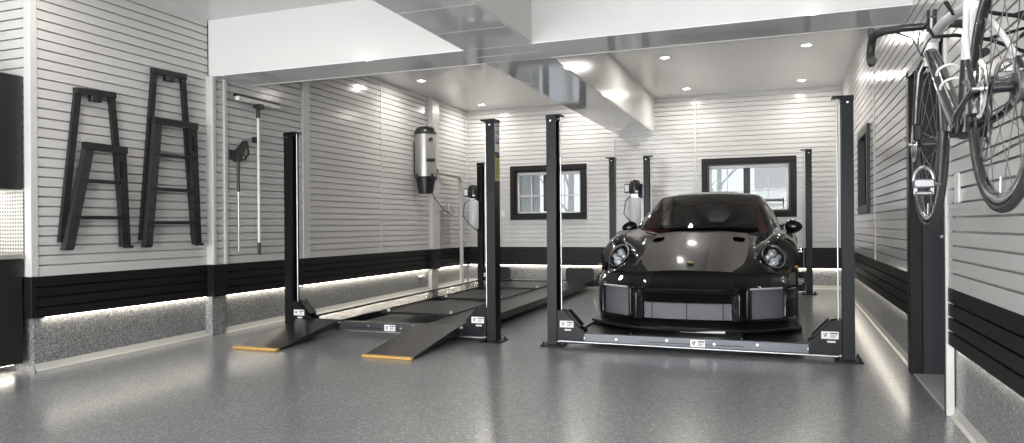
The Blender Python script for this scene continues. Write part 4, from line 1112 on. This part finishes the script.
    def arm(s, ang):
        x = s*.062; e = (BB[0]+.172*math.cos(ang), BB[1]+.172*math.sin(ang))
        m = MB(); m.tube([W(BB[0], BB[1], x), W((BB[0]+e[0])/2, (BB[1]+e[1])/2, x+s*.006), W(e[0], e[1], x+s*.014)], [.017, .013, .012], 10); a = m.build('crank_arm', 'bike_black', ck, smooth=True)
        m = MB(); m.tube([W(e[0], e[1], x+s*.01), W(e[0], e[1], x+s*.09)], .007, 8)
        px = x+s*.06
        # clipless pedal: front loop, body, rear clip
        L = []
        for k in range(13):
            a_ = PI*k/12; L.append(W(e[0]-.004, e[1]+.010+.044*math.sin(a_), px+.029*math.cos(a_)))
        m.tube(L, .006, 8)
        c = W(e[0], e[1], px); m.box(c[0]-.031, c[0]+.031, c[1]-.016, c[1]+.010, c[2]-.014, c[2]+.016, .005)
        m.box(c[0]-.026, c[0]+.026, c[1]-.014, c[1]+.014, c[2]-.038, c[2]-.024, .005)
        for q in (-.024, .024): m.bar((c[0]+q, c[1], c[2]-.034), (c[0]+q, c[1], c[2]), .01, .012, up=(0, 1, 0))
        m.build('pedal', 'bike_alu', a, smooth=True, angle=40)
    arm(-1, -1.70); arm(1, 1.42)
    # chain and derailleurs
    tube('chain', [W(Rr[0], Rr[1]+.045, .045), W(BB[0], BB[1]+.104, .05)], .004, 'alu', ck, 6); tube('chain', [W(2.22, 1.36, .045), W(BB[0], BB[1]-.104, .05)], .004, 'alu', ck, 6)
    m = MB(); m.bar(W(Rr[0], Rr[1]-.02, .055), W(2.25, 1.43, .06), .03, .02, up=(1, 0, 0)); m.bar(W(2.25, 1.43, .05), W(2.22, 1.35, .05), .03, .012, up=(1, 0, 0))
    for c in ((2.25, 1.43), (2.22, 1.355)): m.lathe([(.022, -.004), (.022, .004)], W(*c, .046), axis='x', n=14)
    m.build('rear_derailleur', 'bike_black', t)
    m = MB(); m.box(.03, .06, -.06, -.02, .09, .125, .006); m.bar((.045, -.07, .11), (.05, .02, .10), .008, .03); m.build('front_derailleur', 'alu', t)
    # seatpost and saddle
    tube('seatpost', [W(2.583, 1.86), W(2.56, 1.95), W(2.545, 2.04)], .0145, 'bike_black')
    tube('seat_clamp', [W(2.583, 1.862), W(2.579, 1.885)], .022, 'bike_black')
    m = MB(); rows = []
    for y, w_, z in ((2.40, .066, 2.105), (2.43, .072, 2.105), (2.50, .06, 2.10), (2.56, .035, 2.097), (2.62, .022, 2.094), (2.67, .018, 2.09), (2.685, .008, 2.085)):
        rows.append([W(y, z-.035, -w_*.95), W(y, z-.01, -w_), W(y, z, -w_*.6), W(y, z+.004, 0), W(y, z, w_*.6), W(y, z-.01, w_), W(y, z-.035, w_*.95)])
    m.grid(rows); sd = m.build('saddle', 'bike_black', t, smooth=True)
    m = MB()
    for s in (-1, 1): m.tube([W(2.43, 2.07, s*.03), W(2.5, 2.055, s*.022), W(2.6, 2.055, s*.022), W(2.66, 2.075, s*.012)], .0035, 6)
    m.build('saddle_rails', 'alu', sd, smooth=True)
    # cockpit
    tube('steerer_spacer', [W(HT[0], HT[1]), W(3.21, 1.945)], .0175, 'bike_black')
    st = tube('stem', [W(3.21, 1.94), W(3.25, 1.943), W(3.315, 1.942)], [.019, .016, .018], 'bike_black')
    tube('stem_cap', [W(3.21, 1.95), W(3.208, 1.975)], .019, 'bike_black', st)
    hb = None
    def W1(y, z, x=0): return (x*.92, y-2.72, z-1.42-.033)
    for s in (-1, 1):
        P = [W1(3.32, 1.975, 0), W1(3.32, 1.975, s*.10), W1(3.325, 1.972, s*.17), W1(3.35, 1.968, s*.198), W1(3.39, 1.962, s*.205), W1(3.42, 1.94, s*.208), W1(3.425, 1.905, s*.211), W1(3.405, 1.87, s*.213), W1(3.36, 1.85, s*.215), W1(3.30, 1.848, s*.217)]
        if hb is None: hb = tube('handlebar', P[:2], .0155, 'bike_black'); tube('bar_half', [P[0], W1(3.32, 1.975, .10)], .0155, 'bike_black', hb)
        tube('bar_tape', P[1:], .0165, 'tape', hb)
        m = MB(); m.tube([W1(3.38, 1.965, s*.205), W1(3.43, 1.985, s*.204), W1(3.465, 2.01, s*.203), W1(3.48, 2.02, s*.203)], [.018, .017, .016, .010], 10); lv = m.build('brake_hood', 'tape', hb, smooth=True)
        m = MB(); m.tube([W1(3.465, 1.995, s*.203), W1(3.48, 1.95, s*.207), W1(3.475, 1.90, s*.21), W1(3.455, 1.865, s*.212)], [.009, .008, .007, .006], 8); m.build('brake_lever', 'bike_black', lv, smooth=True)
        m = MB(); m.tube([W1(3.40, 1.96, s*.2), W1(3.42, 1.99, s*.12), W1(3.36, 1.94, s*.05), W1(3.27, 1.86, s*.035), W1(3.22, 1.83, s*.03)], .003, 6); m.build('brake_cable', 'bike_black', hb, smooth=True)
    m = MB(); pts = [W1(3.3, 1.95, -.03), W1(3.24, 1.87, -.05), W1(3.19, 1.83, -.045), W1(3.15, 1.87, -.03), W1(3.14, 1.895, -.01)]
    m.tube(pts, .0035, 6); m.build('gear_cable', 'bike_black', t, smooth=True)
    # disc rotors and their calipers on the near side of both hubs
    for wl_, c_, r_ in ((wf, F, .07), (wr, Rr, .08)):
        m = MB(); m.lathe([(r_, -.052), (r_, -.050), (r_*.78, -.050), (r_*.78, -.052), (r_, -.052)], W(*c_), axis='x', n=40, caps=False)
        for q in range(6):
            a = 2*PI*q/6; m.bar(W(c_[0]+.018*math.cos(a), c_[1]+.018*math.sin(a), -.051), W(c_[0]+r_*.8*math.cos(a+.5), c_[1]+r_*.8*math.sin(a+.5), -.051), .008, .002, up=(1, 0, 0))
        m.lathe([(.02, -.053), (.02, -.046)], W(*c_), axis='x', n=20)
        m.build('brake_rotor', 'chrome', wl_)
    for y_, z_ in ((3.235, 1.50), (2.345, 1.475)):
        m = MB(); c_ = W(y_, z_, -.05); m.box(c_[0]-.016, c_[0]+.016, c_[1]-.02, c_[1]+.02, c_[2]-.035, c_[2]+.035, .007); m.build('brake_caliper', 'bike_black', t)
    # white bottle cage on the down tube
    m = MB()
    for y0_, z0_ in ((2.93, 1.66), (2.87, 1.60)):
        L = []
        for k in range(17):
            a = PI*1.15*k/16-.24; L.append((.037*math.cos(a), y0_-2.72-.037*math.sin(a)*.75-.012, z0_-1.42+.037*math.sin(a)*.66+.012))
        m.tube(L, .0045, 8)
    m.tube([W(2.95, 1.64, .0), W(2.82, 1.53, .0)], .005, 6); m.build('bottle_cage', 'bike_white', t, smooth=True)
    # wall rack holding it
    r = thing('bicycle_rack', 'black wire wall rack holding up the bicycle', 'bicycle rack', (XR, 2.95, 1.85))
    m = MB()
    for z in (.0, -.11): m.tube([(-.012, -.32, z), (-.012, .28, z)], .008, 8)
    m.bar((-.012, -.06, .05), (-.012, -.06, -.16), .05, .012, up=(1, 0, 0)); rk = m.build('rack_back', 'steel_black', r)
    for y in (-.20, .12):
        m = MB(); z1 = {-.20: .0, .12: .0}[y]
        m.tube([(-.01, y, -.11), (-.15, y, -.04), (-.26, y, -.012), (-.33, y, -.012), (-.352, y, .03)], .007, 8); m.tube([(-.01, y, .0), (-.16, y, -.036)], .006, 8); m.build('rack_arm', 'steel_black', r, smooth=True)
    return t
bicycle()

# ------------------------------------------------------------------ outdoors beyond the windows and garage doors
m = MB(); m.box(-40, 30, YB+.3, 60, -.5, -.05); struct(m.build('ground', 'snow')); m = MB(); m.box(-40, 30, -40, Y0-.26, -.6, -.14); struct(m.build('ground', 'snow'))
def tree(x, y, h, lab, seed):
    rnd = random.Random(seed); t = thing('bare_tree', lab, 'tree', (x, y, -.05), 0, 'bare trees outside')
    m = MB(); m.tube([(0, 0, 0), (.05, 0, h*.5), (0, .1, h)], [.10, .07, .03], 8); m.build('trunk', 'bark', t, smooth=True)
    m = MB()
    for k in range(14):
        z = h*(.25+.05*k); a = rnd.uniform(0, 6.28); l = rnd.uniform(.6, 1.4)
        m.tube([(0, 0, z), (l*.5*math.cos(a), l*.5*math.sin(a), z+l*.5), (l*math.cos(a), l*math.sin(a), z+l*1.1)], [.03, .02, .008], 5)
    m.build('branches', 'bark', t)
for i, (x, y) in enumerate(((-2.1, 17), (-2.8, 18.6), (-2.3, 21.0), (-1.9, 24), (-6.4, 18), (-5.0, 17.5))):
    tree(x, y, 6, ('bare tree outside, seen through the window behind the car' if i < 4 else 'bare tree outside, seen through the left back window'), i)
def house(x0, x1, y, lab):
    t = thing('neighbouring_house', lab, 'house', ((x0+x1)/2, y, -.05)); w_ = (x1-x0)/2
    m = MB(); m.box(-w_, w_, 0, 6, 0, 5.5); m.build('wall', 'brick', t)
    m = MB(); m.prism([(-.4, 5.5), (6.4, 5.5), (3, 7.5)], -w_-.3, w_+.3, 'x'); m.build('roof', 'snow', t)
house(-.55, 5.5, 17.0, 'pale brick house outside, behind the right half of the back window')

# ------------------------------------------------------------------ light
wd = bpy.data.worlds.new('world'); scene.world = wd; wd.use_nodes = True
nt = wd.node_tree; bg = nt.nodes['Background']
bg.inputs['Color'].default_value = (.93, .97, 1.0, 1); bg.inputs['Strength'].default_value = 1.3
def area(nm, loc, rot, sx, sy, e, col=(1, 1, 1), portal=False):
    L = bpy.data.lights.new(nm, 'AREA'); L.shape = 'RECTANGLE'; L.size = sx; L.size_y = sy; L.energy = e; L.color = col
    if portal: L.cycles.is_portal = True
    o = bpy.data.objects.new(nm, L); COL.objects.link(o); o.location = loc; o.rotation_euler = rot; return o
# daylight entering through the two garage door openings
for i, (a, c) in enumerate(GB): area('daylight_%d' % i, ((a+c)/2, Y0-.1, 1.3), (PI/2, 0, 0), c-a, 2.4, 385, (.96, .98, 1.0))
# LED strip light output
def ledlight(x, y, sx, sy, e): area('led_light', (x, y, ZB-.012), (0, 0, 0), sx, sy, e, (1, .92, .78))
ledlight(XL-.018, 4.78, .02, 1.7, 1.6); ledlight(XF-.018, 6.45, .02, 1.2, 1.2); ledlight(XF-.018, 8.7, .02, 3.2, 4.5); ledlight(XF-.018, 11.2, .02, 1.1, 1.6)
ledlight((XF+XR)/2, YB+.018, XR-XF-.1, .02, 7); ledlight(XR+.018, 8.85, .02, 5.8, 2.2); ledlight(XR+.018, 2.8, .02, 3.5, 1.2)
area('cabinet_light', (-5.75, 2.9, 1.44), (0, 0, 0), .05, 1.8, 9, (1, .95, .86)); area('cabinet_light', (-5.53, 2.9, .107), (0, 0, 0), .05, 1.8, 5, (1, .92, .8))

# ------------------------------------------------------------------ camera
cam = bpy.data.cameras.new('camera'); co = bpy.data.objects.new('camera', cam); COL.objects.link(co); scene.camera = co
scene.cycles.diffuse_bounces = 8; scene.cycles.max_bounces = 14; scene.cycles.transparent_max_bounces = 16
cam.sensor_fit = 'HORIZONTAL'; cam.sensor_width = 36; cam.lens = 36*716.0881/1024
cam.shift_y = (226.4832-221.5)/1024; cam.clip_start = .05; cam.clip_end = 200
co.matrix_world = Matrix.Translation((0, 0, 1.1402)) @ Matrix.Rotation(.3592, 4, 'Z') @ Matrix.Rotation(PI/2, 4, 'X') @ Matrix.Rotation(-.0077, 4, 'Z')
vs = scene.view_settings; vs.view_transform = 'Standard'; vs.look = 'None'; vs.exposure = 0.0; vs.gamma = 1; vs.use_curve_mapping = False
